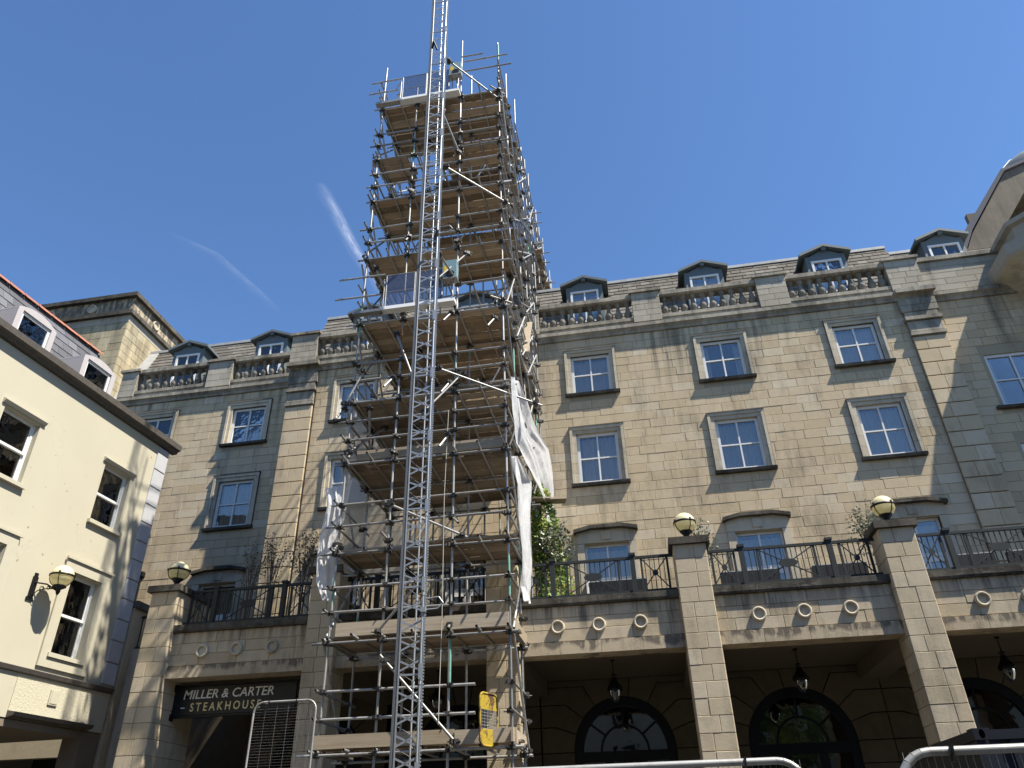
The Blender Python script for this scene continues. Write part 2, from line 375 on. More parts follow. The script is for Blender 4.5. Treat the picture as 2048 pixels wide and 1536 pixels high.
class Frame:
    """a wall plane: u right, v up, w outwards"""
    def __init__(s, o, u, w, v=(0, 0, 1)): s.o, s.u, s.w, s.v = Vector(o), Vector(u).normalized(), Vector(w).normalized(), Vector(v).normalized()
    def p(s, u, v, w=0.): return s.o + s.u*u + s.v*v + s.w*w
def block(fr, u0, u1, v0, v1, t=.02, ch=.006, back=-.01, tilt=0.):
    """one stone: bevelled face, four sides, no back"""
    a, b = fr, ch
    vs = [a.p(u0, v0, back), a.p(u1, v0, back), a.p(u1, v1, back), a.p(u0, v1, back),
          a.p(u0, v0, t-b), a.p(u1, v0, t-b), a.p(u1, v1, t-b), a.p(u0, v1, t-b),
          a.p(u0+b, v0+b, t+tilt), a.p(u1-b, v0+b, t+tilt), a.p(u1-b, v1-b, t), a.p(u0+b, v1-b, t)]
    fs = [(8, 9, 10, 11)] + [(i, (i+1) % 4, (i+1) % 4+4, i+4) for i in range(4)] + [(i+4, (i+1) % 4+4, (i+1) % 4+8, i+8) for i in range(4)]
    return vs, fs, fr.p((u0+u1)/2, (v0+v1)/2), (u1-u0)*(v1-v0)
def coursed(fr, u0, u1, v0, v1, h, lmin, lmax, openings=(), gap=.009, t=.014, jit=.004, rows=None, both=False):
    out = []; nrow = max(1, round((v1-v0)/h)); hh = (v1-v0)/nrow
    for k in range(nrow):
        a, b = v0+k*hh, v0+(k+1)*hh
        segs = [(u0, u1)]
        for (o0, o1, p0, p1) in openings:
            if b > p0+.02 and a < p1-.02:
                ns = []
                for s0, s1 in segs:
                    if o1 <= s0 or o0 >= s1: ns.append((s0, s1)); continue
                    if o0 - s0 > .04: ns.append((s0, o0))
                    if s1 - o1 > .04: ns.append((o1, s1))
                segs = ns
        for s0, s1 in segs:
            L = s1-s0; cuts = [s0]; x = s0 + R.uniform(lmin*.4, lmax)
            while x < s1 - lmin*.5:
                cuts.append(x); x += R.uniform(lmin, lmax)
            cuts.append(s1)
            for c0, c1 in zip(cuts[:-1], cuts[1:]):
                out.append(block(fr, c0+gap/2, c1-gap/2, a+gap/2, b-gap/2, t+R.uniform(-jit, jit), .005))
    return out
def pieces(lst, name, mat, parent, limit=300, joined=None, score=None):
    """the largest in view as objects of their own, the rest as one part of kind stuff"""
    sc = [(in_view(p[2])*p[3], i) for i, p in enumerate(lst)]
    sc.sort(reverse=True)
    top = [i for _, i in sc[:limit]]; rest = [i for _, i in sc[limit:]]
    o = norigin(parent)
    for i in top:
        m = MB(); c = lst[i][2]
        m.add([Vector(v)-c for v in lst[i][0]], lst[i][1])
        mm = lst[i][4] if len(lst[i]) > 4 else mat
        pp = lst[i][5] if len(lst[i]) > 5 else parent
        inst(name, m.mesh(name, mm), pp, c - norigin(pp))
    if rest:
        groups = {}
        for i in rest: groups.setdefault(lst[i][4] if len(lst[i]) > 4 else mat, []).append(i)
        for mm, ids in groups.items():
            m = MB()
            for i in ids: m.add(lst[i][0], lst[i][1])
            m.build(joined or name, mm, parent, kind='stuff')
def wall_cells(mb, fr, u0, u1, v0, v1, depth, openings):
    us = sorted({u0, u1, *[x for o in openings for x in o[:2] if u0 < x < u1]})
    vs = sorted({v0, v1, *[x for o in openings for x in o[2:] if v0 < x < v1]})
    for a, b in zip(vs[:-1], vs[1:]):
        run = None
        for c, d in zip(us[:-1], us[1:]):
            hole = any(o[0]-1e-6 <= c and d <= o[1]+1e-6 and o[2]-1e-6 <= a and b <= o[3]+1e-6 for o in openings)
            if hole:
                if run: slab(mb, fr, run[0], run[1], a, b, depth); run = None
            else: run = (run[0] if run else c, d)
        if run: slab(mb, fr, run[0], run[1], a, b, depth)
def slab(mb, fr, u0, u1, v0, v1, depth, front=0.):
    vs = [fr.p(u, v, w) for w in (front, -depth) for u, v in ((u0, v0), (u1, v0), (u1, v1), (u0, v1))]
    mb.add(vs, [(0, 1, 2, 3), (7, 6, 5, 4), (0, 4, 5, 1), (1, 5, 6, 2), (2, 6, 7, 3), (3, 7, 4, 0)])
# ------------------------------------------------------------------ ground and road
m = MB(); m.add([(-3000, -3000, 0), (3000, -3000, 0), (3000, 3000, 0), (-3000, 3000, 0)], [(0, 1, 2, 3)])
m.build('ground', M['paving'], kind='structure')
m = MB(); m.add([(-60, -9, .004), (60, -9, .004), (60, 8, .004), (-60, 8, .004)], [(0, 1, 2, 3)])
m.build('road', M['asphalt'], kind='structure')

# ------------------------------------------------------------------ the hotel
YC, YL, YR = 20., 20.8, 20.25          # central block, left wing, right wing
HX0, HX1 = -10.86, 9.66
CCOL, LCOL, RCOL = [-8.45, -4.7, -.76, 3.28, 7.2], [-16.15, -12.65], [11.25]
R1, R2, DR = (13.43, 14.80), (10.43, 12.03), (5.5, 8.60)
FLOOR = 5.5
hotel = empty('hotel_building', (0, YC, 0), 'honey stone hotel with balustraded mansard roof, dormers and arcaded balcony behind the scaffolding', 'hotel')
X, NY = Vector((1, 0, 0)), Vector((0, -1, 0))
frC, frL, frR = Frame((0, YC, 0), X, NY), Frame((0, YL, 0), X, NY), Frame((0, YR, 0), X, NY)
def ops(cols, rows, hw=.61): return [(c-hw, c+hw, a, b) for c in cols for a, b in rows]
opC = ops(CCOL, (R1, R2, DR)); opL = ops(LCOL, (R1, R2, DR)); opR = [(10.53, 11.97, 11.7, 13.4), (10.53, 11.97, 8.8, 10.55)]
m = MB(); wall_cells(m, frC, HX0, HX1, FLOOR, 15.5, .32, opC); m.build('wall', M['mortar'], hotel)
m = MB(); wall_cells(m, frL, -19.2, HX0, 4., 15.5, .32, opL); m.build('wall', M['mortar'], hotel)
m = MB(); wall_cells(m, frR, HX1, 17., FLOOR, 15.5, .32, opR); m.build('wall', M['mortar'], hotel)
m = MB(); m.box(HX0+.005, HX0+.3, YC+.321, YL+.318, 4., 15.4); m.box(HX1-.3, HX1-.005, YC+.05, YR+.3, FLOOR, 15.4)
m.build('wall', M['mortar'], hotel)
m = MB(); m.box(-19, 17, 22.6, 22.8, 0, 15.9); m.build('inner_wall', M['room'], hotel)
inf = lambda o, d=.1, e=.12: [(a-d, b+d, c-e, f+d) for a, b, c, f in o]
ST = []
def stn(lst, mat, par=None): ST.extend([(*p[:4], mat, par or hotel) for p in lst])
PIL = [(-10.84, -9.90), (8.70, 9.64)]
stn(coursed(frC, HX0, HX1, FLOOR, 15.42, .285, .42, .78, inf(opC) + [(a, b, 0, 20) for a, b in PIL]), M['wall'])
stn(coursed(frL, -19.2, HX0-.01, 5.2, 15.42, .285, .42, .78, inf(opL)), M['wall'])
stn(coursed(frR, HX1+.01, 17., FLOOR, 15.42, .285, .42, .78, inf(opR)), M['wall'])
# banded pilasters at both ends of the central block
for a, b in PIL:
    m = MB(); m.box(a+.02, b-.02, YC-.07, YC-.002, FLOOR, 14.95); m.box(a-.06, b+.06, YC-.12, YC-.002, 14.95, 15.42)
    m.box(a-.05, b+.05, YC-.20, YC-.003, 14.62, 14.74); m.box(a-.02, b+.02, YC-.16, YC-.003, 14.10, 14.20)
    pil = m.build('pilaster', M['trim'], hotel)
    fp = Frame((0, YC-.07, 0), X, NY)
    z = FLOOR
    while z < 14.0:
        sp_ = [a, a+R.uniform(.3, .6), b]
        for c, d in zip(sp_[:-1], sp_[1:]): stn([block(fp, c+.003, d-.003, z+.014, z+.436, .045, .008)], M['wall'], pil)
        z += .45
    stn([block(fp, a, b, 14.22, 14.6, .06, .015), block(fp, a, b, 14.76, 14.94, .05, .01)], M['trim'], pil)
    fp2 = Frame((0, YC-.12, 0), X, NY)
    stn(coursed(fp2, a-.06, b+.06, 14.96, 15.42, .23, .3, .5, (), t=.012), M['trim'], pil)
    for sx in ((-1, a) , (1, b)):
        fs_ = Frame((sx[1]-.02*sx[0], YC, 0), (0, sx[0], 0), (sx[0], 0, 0))

# windows ------------------------------------------------------------------
def curtain_mesh(w, h, x0, n=64, amp=.04, seed=1):
    q = random.Random(seed); m = MB(); vs = []; ph = q.uniform(0, 6)
    for i in range(n+1):
        x = x0 + w*i/n; y = amp*math.sin(ph + x*46 + 1.5*math.sin(x*9+ph)) + amp*.2*q.uniform(-1, 1)
        vs += [(x, .26+y, .02), (x, .26+y*.7, h-.03)]
    m.add(vs, [(2*i, 2*i+2, 2*i+3, 2*i+1) for i in range(n)], True); return m
def window_unit(w, h, curtain='full', seed=1, surround=True, parent=None, loc=(0, 0, 0)):
    hw = w/2; m = MB(); y0, y1 = .055, .13
    fb = .085
    m.box(-hw, -hw+fb, y0, y1, 0, h); m.box(hw-fb, hw, y0, y1, 0, h)
    m.box(-hw+fb, hw-fb, y0, y1, 0, fb); m.box(-hw+fb, hw-fb, y0, y1, h-fb, h)
    m.box(-.022, .022, y0+.005, y1-.005, fb, h-fb)
    m.box(-hw+fb, -.022, y0+.008, y1-.008, h*.5-.02, h*.5+.02); m.box(.022, hw-fb, y0+.008, y1-.008, h*.5-.02, h*.5+.02)
    fr_ = m.build('window', M['white'], parent, loc, local=True)
    for a, b in ((-hw+fb, -.022), (.022, hw-fb)):
        for c, d in ((fb, h*.5-.02), (h*.5+.02, h-fb)):
            MB().box(a, b, .10, .106, c, d).build('pane', M['glass'], fr_, local=True)
    if curtain == 'full':
        curtain_mesh(w-.1, h-.04, -hw+.05, seed=seed).build('curtain', M['curtain'], fr_, local=True)
    else:
        for x0 in (-hw+.05, hw-.24): curtain_mesh(.19, h-.04, x0, 14, seed=seed).build('curtain', M['curtain'], fr_, local=True)
    if surround:
        m = MB(); o = hw+.19; t = .20
        n = 5
        for sx in (-1, 1):
            for k in range(n):
                a, b = k*h/n, (k+1)*h/n - .006
                x0, x1 = (hw, hw+.11) if sx > 0 else (-hw-.11, -hw)
                m.box(x0, x1, -.045, .10, a, b)
                x0, x1 = (hw+.11, o) if sx > 0 else (-o, -hw-.11)
                m.box(x0, x1, -.085, -.001, a, b)
        m.box(-hw-.11, hw+.11, -.045, .10, h, h+.11); m.box(-o, o, -.085, -.001, h+.11, h+.2)
        MB().box(-o-.02, o+.02, -.105, -.002, h+.2, h+.235).box(-o-.012, -o-.001, -.075, -.002, .0, h+.199).box(o+.001, o+.012, -.075, -.002, .0, h+.199).build('moulding', M['edge'], fr_, local=True)
        for sx in (-1, 1):
            x0, x1 = (hw+.11, o) if sx > 0 else (-o, -hw-.11)
            m.box(x0, x1, -.085, -.001, h, h+.11)
        m.build('surround', M['surround'], fr_, local=True)
    o = hw+.23
    m = MB(); m.xprism([(-.13, -.11), (-.145, -.03), (.12, .0), (.12, -.11)], -o, o); m.build('sill', M['dirty'], fr_, local=True)
    return fr_
o3 = Vector((0, YC, 0))
def place_windows(cols, Y, rows):
    for i, c in enumerate(cols):
        for j, (a, b) in enumerate(rows):
            cur = 'open' if (abs(c-3.28) < .1 and j == 0) or (c == -16.15 and j == 1) else 'full'
            window_unit(1.22, b-a, cur, seed=int(c*7+j*3), parent=hotel, loc=Vector((c, Y, a))-o3)
place_windows(CCOL, YC, (R1, R2)); place_windows(LCOL, YL, (R1, R2))
for a, b in ((11.7, 13.4), (8.8, 10.55)):
    window_unit(1.44, b-a, 'open', seed=3, surround=False, parent=hotel, loc=Vector((11.25, YR, a))-o3)
# french doors on the balcony, each under a shallow stone hood
def door_unit(parent, loc, seed, opened=False):
    m = MB(); hw, h = .61, 3.1
    m.box(-hw, -hw+.06, .1, .17, 0, h); m.box(hw-.06, hw, .1, .17, 0, h); m.box(-hw+.06, hw-.06, .1, .17, h-.06, h)
    m.box(-hw+.06, hw-.06, .1, .17, 2.1, 2.19); m.box(-.025, .025, .105, .165, 2.19, h-.06)
    d = m.build('balcony_door', M['white'], parent, loc, local=True)
    for a, b in ((-hw+.06, -.025), (.025, hw-.06)): MB().box(a, b, .13, .137, 2.19, h-.06).build('pane', M['glass'], d, local=True)
    for sx in (-1, 1):
        m = MB(); w = hw-.06
        if sx < 0 and opened:
            m.box(-hw+.0, -hw+.05, -w, .08, 0, .12); m.box(-hw, -hw+.05, -w, .08, 1.97, 2.08); m.box(-hw, -hw+.05, -w, -w+.1, .12, 1.97); m.box(-hw, -hw+.05, -.02, .08, .12, 1.97)
            l = m.build('door_leaf', M['white'], d, local=True)
            MB().box(-hw+.02, -hw+.028, -w+.1, -.02, .12, 1.97).build('pane', M['glass'], d, local=True)
        else:
            x0, x1 = (-w, -.004) if sx < 0 else (.004, w)
            m.box(x0, x0+.10, .1, .16, 0, 2.09); m.box(x1-.10, x1, .1, .16, 0, 2.09); m.box(x0+.1, x1-.1, .1, .16, 0, .16); m.box(x0+.1, x1-.1, .1, .16, 1.97, 2.09)
            m.build('door_leaf', M['white'], d, local=True)
            MB().box(x0+.1, x1-.1, .128, .134, .16, 1.97).build('pane', M['glass'], d, local=True)
    curtain_mesh(1.1, 3.0, -.55, seed=seed).build('curtain', M['curtain'], d, local=True)
    m = MB()
    for sx in (-1, 1):
        x0, x1 = (hw, hw+.2) if sx > 0 else (-hw-.2, -hw)
        for k in range(6): m.box(x0, x1, -.06, .09, k*.52, k*.52+.513)
    m.prism([(-hw-.2, 3.13), (hw+.2, 3.13), (hw+.2, 3.42), (.45, 3.5), (-.45, 3.5), (-hw-.2, 3.42)], -.05, -.001)
    m.box(-.12, .12, -.085, -.05, 3.2, 3.45)
    m.build('surround', M['surround'], d, local=True)
    m = MB(); m.prism([(-hw-.27, 3.40), (-hw-.27, 3.50), (-.42, 3.60), (.42, 3.60), (hw+.27, 3.50), (hw+.27, 3.40), (hw+.2, 3.425), (.42, 3.505), (-.42, 3.505), (-hw-.2, 3.425)], -.2, -.002)
    m.build('hood', M['dirty'], d, local=True)
for c in CCOL: door_unit(hotel, Vector((c, YC, FLOOR))-o3, int(c*5), abs(c+.76) < .1)
for c in LCOL: door_unit(hotel, Vector((c, YL, FLOOR))-o3, int(c*5))

# cornice, balustrade and mansard roof -------------------------------------
def cornice(x0, x1, Y):
    n = max(1, round((x1-x0)/1.15)); w = (x1-x0)/n
    prof = [(0, 15.42), (-.07, 15.42), (-.09, 15.50), (-.15, 15.56), (-.19, 15.58), (-.19, 15.70), (-.06, 15.76), (0, 15.76)]
    for k in range(n):
        MB().xprism([(Y+y, z) for y, z in prof], x0+k*w+.003, x0+(k+1)*w-.003).build('cornice_stone', M['trim'], hotel)
cornice(-19.2, HX0-.05, YL); cornice(HX0-.05, HX1+.05, YC-.0); cornice(HX1+.06, 17, YR)
for a, b in PIL: MB().box(a-.1, b+.1, YC-.32, YC-.19, 15.57, 15.72).build('cornice_stone', M['trim'], hotel)
bal = MB().lathe((0, 0, 0), [(.095, 0), (.095, .06), (.06, .085), (.10, .14), (.13, .22), (.115, .31), (.07, .42), (.052, .53), (.055, .59), (.10, .62), (.10, .72)], 14).mesh('baluster', M['baluster'])
def balustrade(x0, x1, Y, n):
    m = MB(); m.box(x0, x1, Y+.02, Y+.36, 15.765, 15.88); m.box(x0, x1, Y-.02, Y+.36, 15.88, 16.0)
    L = round((x1-x0)/1.05)
    for k in range(L):
        a, b = x0+(x1-x0)*k/L, x0+(x1-x0)*(k+1)/L-.006
        m.xprism([(Y+.02, 16.72), (Y-.04, 16.76), (Y-.04, 16.9), (Y+.16, 16.95), (Y+.36, 16.9), (Y+.36, 16.72)], a, b)
    o = m.build('balustrade', M['trim'], hotel)
    for k in range(n):
        inst('baluster', bal, o, Vector((x0+(x1-x0)*(k+.5)/n, Y+.16, 16.0))-o3)
def pedestal(x0, x1, Y, top=17.0):
    m = MB(); m.box(x0+.01, x1-.01, Y-.01, Y+.42, 15.765, top-.13)
    m.box(x0-.07, x1+.07, Y-.09, Y+.5, top-.13, top-.04); m.box(x0-.03, x1+.03, Y-.05, Y+.46, top-.04, top)
    o = m.build('pedestal', M['trim'], hotel)
    stn(coursed(Frame((0, Y-.01, 0), X, NY), x0, x1, 15.77, top-.14, .24, .25, .5, (), t=.01, jit=.002), M['wallgrey'], o)
CP = [(-10.95, -10.0), (-7.1, -6.2), (-3.2, -2.3), (.76, 1.66), (4.7, 5.62), (8.62, 9.58)]
for a, b in CP: pedestal(a, b, YC-.12, 17.05)
for (a, b), (c, d) in zip(CP[:-1], CP[1:]): balustrade(b, c, YC-.08, 10)
LP = [(-17.95, -17.3), (-14.5, -13.55)]
for a, b in LP: pedestal(a, b, YL-.12, 16.95)
balustrade(-17.3, -14.5, YL-.08, 9); balustrade(-13.55, -10.95, YL-.08, 8)
m = MB(); m.box(HX1+.0, 17, YR-.05, YR+.35, 15.77, 16.95); o = m.build('parapet', M['trim'], hotel)
stn(coursed(Frame((0, YR-.05, 0), X, NY), HX1+.02, 17, 15.8, 16.93, .24, .6, 1.3, (), t=.01, jit=.002), M['wallgrey'], o)
for k in range(5): MB().box(HX1+.02+k*1.5, HX1+k*1.5+1.51, YR-.14, YR+.42, 16.95, 17.10).build('coping_stone', M['trim'], hotel)
SL = []
DORM = []
def roof(x0, x1, Yb, z0, Yt, z1, dcols):
    MB().xprism([(Yb, z0), (Yt, z1), (Yt+9, z1+.02), (Yt+9, z0-2), (Yb, z0-2)], x0, x1).build('roof', M['slate'], hotel)
    v = Vector((0, Yt-Yb, z1-z0)).normalized(); w = Vector((0, -v.z, v.y))
    fr_ = Frame((0, Yb, z0), X, w, v); L = math.hypot(Yt-Yb, z1-z0)
    op = [(c-.66, c+.66, .3, (18.35-z0)/v.z) for c in dcols]
    nr = int(L/.215)
    for k in range(nr):
        a = k*L/nr; off = (k % 2)*.16
        for i in range(int((x1-x0)/.32)+2):
            u = x0 + i*.32 - off + R.uniform(-.012, .012)
            u0, u1 = max(u, x0), min(u+.312, x1)
            if u1-u0 < .06: continue
            if any(u1 > q0 and u0 < q1 and a+.1 > q2 and a < q3 for q0, q1, q2, q3 in op): continue
            SL.append((*block(fr_, u0, u1, a, a+L/nr+.02, .012, .002, 0, .016+R.uniform(0, .008))[:4], M['slate'], hotel))
    MB().box(x0, x1, Yt-.10, Yt+.12, z1-.06, z1+.05).build('ridge_flashing', M['lead'], hotel)
    MB().box(x0, x1, Yt-.02, Yt+.3, z1+.052, z1+.11).build('ridge_capping', M['black'], hotel)
roof(HX0+.1, 9.75, YC+.62, 16.0, YC+2.0, 19.15, [-8.6, -4.7, -.77, 3.34, 7.36])
roof(9.76, 16.5, YR+.62, 16.0, YR+1.95, 19.0, [11.2])
roof(-18.75, HX0+.09, YL+.62, 16.0, YL+2.0, 19.2, [-16.23, -12.8])
MB().xprism([(YL+.55, 16.1), (YL+2.0, 19.35), (YL+2.1, 19.35), (YL+.75, 16.1)], -18.8, -18.35).build('stepped_flashing', M['lead'], hotel)
def dormer(loc):
    hw, hh = .64, 1.62; m = MB()
    m.box(-hw, -.49, 0, .1, -.5, hh); m.box(.49, hw, 0, .1, -.5, hh); m.box(-.49, .49, 0, .1, -.5, .04); m.prism([(-.49, 1.40), (.49, 1.40), (.49, hh), (.0, hh+.26), (-.49, hh)], 0, .1)
    m.box(-hw, -hw+.06, .1, 1.25, -.5, hh); m.box(hw-.06, hw, .1, 1.25, -.5, hh)
    d = m.build('dormer', M['dormer'], hotel, loc, local=True)
    m = MB()
    for sx in (-1, 1):
        m.prism([(0, hh+.28), (sx*.83, hh-.04), (sx*.83, hh+.06), (0, hh+.38)] if sx < 0 else [(0, hh+.38), (sx*.83, hh+.06), (sx*.83, hh-.04), (0, hh+.28)], -.16, 1.5)
    m.box(-.07, .07, -.13, .0, hh+.14, hh+.27)
    m.build('dormer_roof', M['dormer'], d, local=True)
    m = MB(); f = .075
    m.box(-.49, -.49+f, -.03, .06, .04, 1.4); m.box(.49-f, .49, -.03, .06, .04, 1.4); m.box(-.49+f, .49-f, -.03, .06, 1.4-f, 1.4); m.box(-.49+f, .49-f, -.03, .06, .04, .11)
    m.box(-.025, .025, -.025, .05, .11, 1.4-f)
    m.build('window_frame', M['white'], d, local=True)
    for a, b in ((-.49+f, -.025), (.025, .49-f)): MB().box(a, b, .02, .026, .11, 1.4-f).build('pane', M['glass'], d, local=True)
    curtain_mesh(.9, 1.35, -.45, 48, .03, 4).build('curtain', M['curtain'], d, local=True)
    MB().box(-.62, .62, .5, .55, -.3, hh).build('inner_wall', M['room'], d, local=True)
    return d
d0 = dormer(Vector((-.77, YC+.92, 16.72))-o3)
for c, Y in [(-8.6, YC), (-4.7, YC), (3.34, YC), (7.36, YC), (11.2, YR), (-16.23, YL), (-12.8, YL)]:
    copy_tree(d0, hotel, Vector((c, Y+.92, 16.95 if c == 11.2 else 16.72))-o3)

# arcade: pillars, balcony front, soffit, back wall with arches -------------
YP = 15.3
PILLARS = [(-10.87, -10.24, 1.5, 6.66), (-7.05, -6.41, .65, 6.8), (-3.16, -2.52, .65, 6.8), (.77, 1.41, .65, 6.8), (4.79, 5.43, .65, 6.8), (8.79, 9.43, .65, 6.8)]
for a, b, dp, top in PILLARS:
    m = MB(); m.box(a+.004, b-.004, YP+.004, YP+dp, 0, top); p = m.build('pillar', M['mortar'], hotel)
    n = round(top/.30); h = top/n
    for k in range(n):
        z0, z1 = k*h+.004, (k+1)*h-.004
        cut = a + (b-a)*R.choice((.38, .45, .55, .62, .62, .38)); f = Frame((0, YP, 0), X, NY)
        j = R.uniform(-.004, .004)
        stn([block(f, a, cut-.004, z0, z1, .018+j, .006), block(f, cut+.004, b, z0, z1, .018+R.uniform(-.004, .004), .006)], M['pillar'], p)
        for xs, sg in ((a, -1), (b, 1)):
            f2 = Frame((xs, YP, 0), (0, sg, 0), (sg, 0, 0))
            if sg > 0: stn([block(f2, 0, dp, z0, z1, .012, .006)], M['pillar'], p)
            else: stn([block(f2, -dp, 0, z0, z1, .012, .006)], M['pillar'], p)
    m = MB(); m.box(a-.09, b+.09, YP-.09, YP+dp+.09, top, top+.14)
    m.add([(a-.05, YP-.05, top+.14), (b+.05, YP-.05, top+.14), (b+.05, YP+dp+.05, top+.14), (a-.05, YP+dp+.05, top+.14), ((a+b)/2, YP+dp/2, top+.2)], [(0, 1, 4), (1, 2, 4), (2, 3, 4), (3, 0, 4)])
    m.build('cap', M['dirty'], p)
YF = 15.47
BAYS = [(-10.24, -7.05), (-6.41, -3.16), (-2.52, .77), (1.41, 4.79), (5.43, 8.79), (9.43, 14.)]
RX = [(-9.47, -8.68, -7.86), (-5.6, -4.8, -4.0), (-1.72, -.89, -.06), (2.23, 3.08, 3.94), (6.30, 7.12, 7.95), (10.3, 11.1)]
def roundel(x, z, Y):
    m = MB(); n = 30
    prof = [(.092, -.002), (.092, -.045), (.105, -.062), (.125, -.065), (.138, -.05), (.142, -.002)]
    vs = [(r*math.cos(2*math.pi*i/n), y, r*math.sin(2*math.pi*i/n)) for r, y in prof for i in range(n)]
    m.add(vs, [(k*n+i, k*n+(i+1) % n, (k+1)*n+(i+1) % n, (k+1)*n+i) for k in range(len(prof)-1) for i in range(n)], True)
    m.add([(.09*math.cos(2*math.pi*i/n), -.012, .09*math.sin(2*math.pi*i/n)) for i in range(n)], [tuple(range(n))])
    return m.mesh('roundel', M['surround'])
rmesh = roundel(0, 0, 0)
for (a, b), rx in zip(BAYS, RX):
    MB().box(a, b, YF, YF+.45, 4.83, 5.72).build('balcony_front', M['mortar'], hotel)
    f = Frame((0, YF, 0), X, NY)
    stn(coursed(f, a, b, 5.06, 5.76, .23, .5, .95, (), t=.014), M['front'])
    n = 4
    for k in range(n):
        u0, u1 = a+(b-a)*k/n, a+(b-a)*(k+1)/n
        MB().box(u0+.003, u1-.003, YF-.04, YF+.45, 4.81, 5.05).build('band_stone', M['band'], hotel)
        MB().xprism([(YF-.075, 5.76), (YF-.095, 5.80), (YF-.095, 5.92), (YF+.2, 5.95), (YF+.45, 5.92), (YF+.45, 5.76)], u0+.003, u1-.003).build('ledge_stone', M['dirty'], hotel)
    for x in rx: inst('roundel', rmesh, hotel, Vector((x, YF-.014, 5.34))-o3)
MB().box(-10.8, 14, YF+.47, YC-.0, 5.12, 5.45).build('balcony_floor', M['paving'], hotel)
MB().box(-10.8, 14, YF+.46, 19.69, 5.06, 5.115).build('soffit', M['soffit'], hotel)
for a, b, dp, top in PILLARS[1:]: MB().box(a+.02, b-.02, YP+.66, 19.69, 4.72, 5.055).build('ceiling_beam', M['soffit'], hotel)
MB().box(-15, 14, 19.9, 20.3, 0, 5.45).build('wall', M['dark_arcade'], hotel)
# rusticated arch walls
YA = 19.75
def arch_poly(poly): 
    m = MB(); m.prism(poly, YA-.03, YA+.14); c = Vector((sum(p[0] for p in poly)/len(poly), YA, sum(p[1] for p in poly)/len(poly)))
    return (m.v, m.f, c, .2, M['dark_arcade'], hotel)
SPR, RA, RO, TOP = 3.45, 1.2, 1.72, 5.05
for c in CCOL + [11.2]:
    lo, hi = c-1.95, c+1.95
    ang = [rad(x) for x in (9, 32, 52, 71, 90)]
    g = .012
    P = lambda r, t, s: (c + s*r*math.sin(t), SPR + r*math.cos(t))
    arc = lambda t0, t1, s, k=6: [P(RA, t0+(t1-t0)*i/k, s) for i in range(k+1)]
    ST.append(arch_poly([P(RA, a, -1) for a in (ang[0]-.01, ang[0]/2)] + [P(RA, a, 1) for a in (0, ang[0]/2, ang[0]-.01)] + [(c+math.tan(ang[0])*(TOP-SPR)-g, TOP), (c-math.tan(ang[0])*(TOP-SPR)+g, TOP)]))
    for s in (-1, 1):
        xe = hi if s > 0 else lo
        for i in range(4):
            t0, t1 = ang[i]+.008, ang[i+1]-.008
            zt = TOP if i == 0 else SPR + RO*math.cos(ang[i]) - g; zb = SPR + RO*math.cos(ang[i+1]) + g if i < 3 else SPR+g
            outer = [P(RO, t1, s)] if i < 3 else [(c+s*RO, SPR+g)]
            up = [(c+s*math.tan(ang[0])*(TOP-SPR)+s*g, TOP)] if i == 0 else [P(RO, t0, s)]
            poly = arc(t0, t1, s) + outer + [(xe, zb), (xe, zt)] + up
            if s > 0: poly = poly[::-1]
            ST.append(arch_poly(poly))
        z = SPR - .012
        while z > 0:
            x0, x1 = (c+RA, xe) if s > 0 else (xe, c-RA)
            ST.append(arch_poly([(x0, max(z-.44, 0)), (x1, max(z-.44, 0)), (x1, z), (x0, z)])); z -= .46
    # door set in the arch
    d = MB(); n = 24
    def annulus(r0, r1, y0, y1):
        pts = [(math.sin(-math.pi/2+math.pi*i/n), math.cos(-math.pi/2+math.pi*i/n)) for i in range(n+1)]
        for (s0, c0), (s1, c1) in zip(pts[:-1], pts[1:]):
            d.prism([(c+r0*s0, SPR+r0*c0), (c+r0*s1, SPR+r0*c1), (c+r1*s1, SPR+r1*c1), (c+r1*s0, SPR+r1*c0)][::-1], y0, y1)
    annulus(.98, RA-.004, YA+.0, YA+.13); annulus(.53, .58, YA+.04, YA+.1)
    for t in (-52, 0, 52):
        a = rad(t); d.bar((c+.58*math.sin(a), YA+.07, SPR+.58*math.cos(a)), (c+.98*math.sin(a), YA+.07, SPR+.98*math.cos(a)), .05, .05)
    d.box(c-RA+.004, c+RA-.004, YA+.01, YA+.12, SPR-.22, SPR)
    for x in (-RA+.1, -.4, .4, RA-.1): d.box(c+x-.095, c+x+.095, YA+.015, YA+.115, 0, SPR-.221)
    dd = d.build('arched_door', M['navy'], hotel)
    gm = MB(); gm.add([(c+.99*math.sin(-math.pi/2+math.pi*i/n), YA+.075, SPR+.99*math.cos(-math.pi/2+math.pi*i/n)) for i in range(n+1)], [tuple(reversed(range(n+1)))])
    gm.build('fanlight_pane', M['shopglass'], dd)
    for x0, x1 in ((-1.0, -.495), (-.305, .305), (.495, 1.0)): MB().add([(c+x0, YA+.07, .1), (c+x1, YA+.07, .1), (c+x1, YA+.07, SPR-.22), (c+x0, YA+.07, SPR-.22)], [(0, 1, 2, 3)]).build('pane', M['shopglass'], dd)
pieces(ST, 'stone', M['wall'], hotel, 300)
pieces(SL, 'slate', M['slate'], hotel, 300)
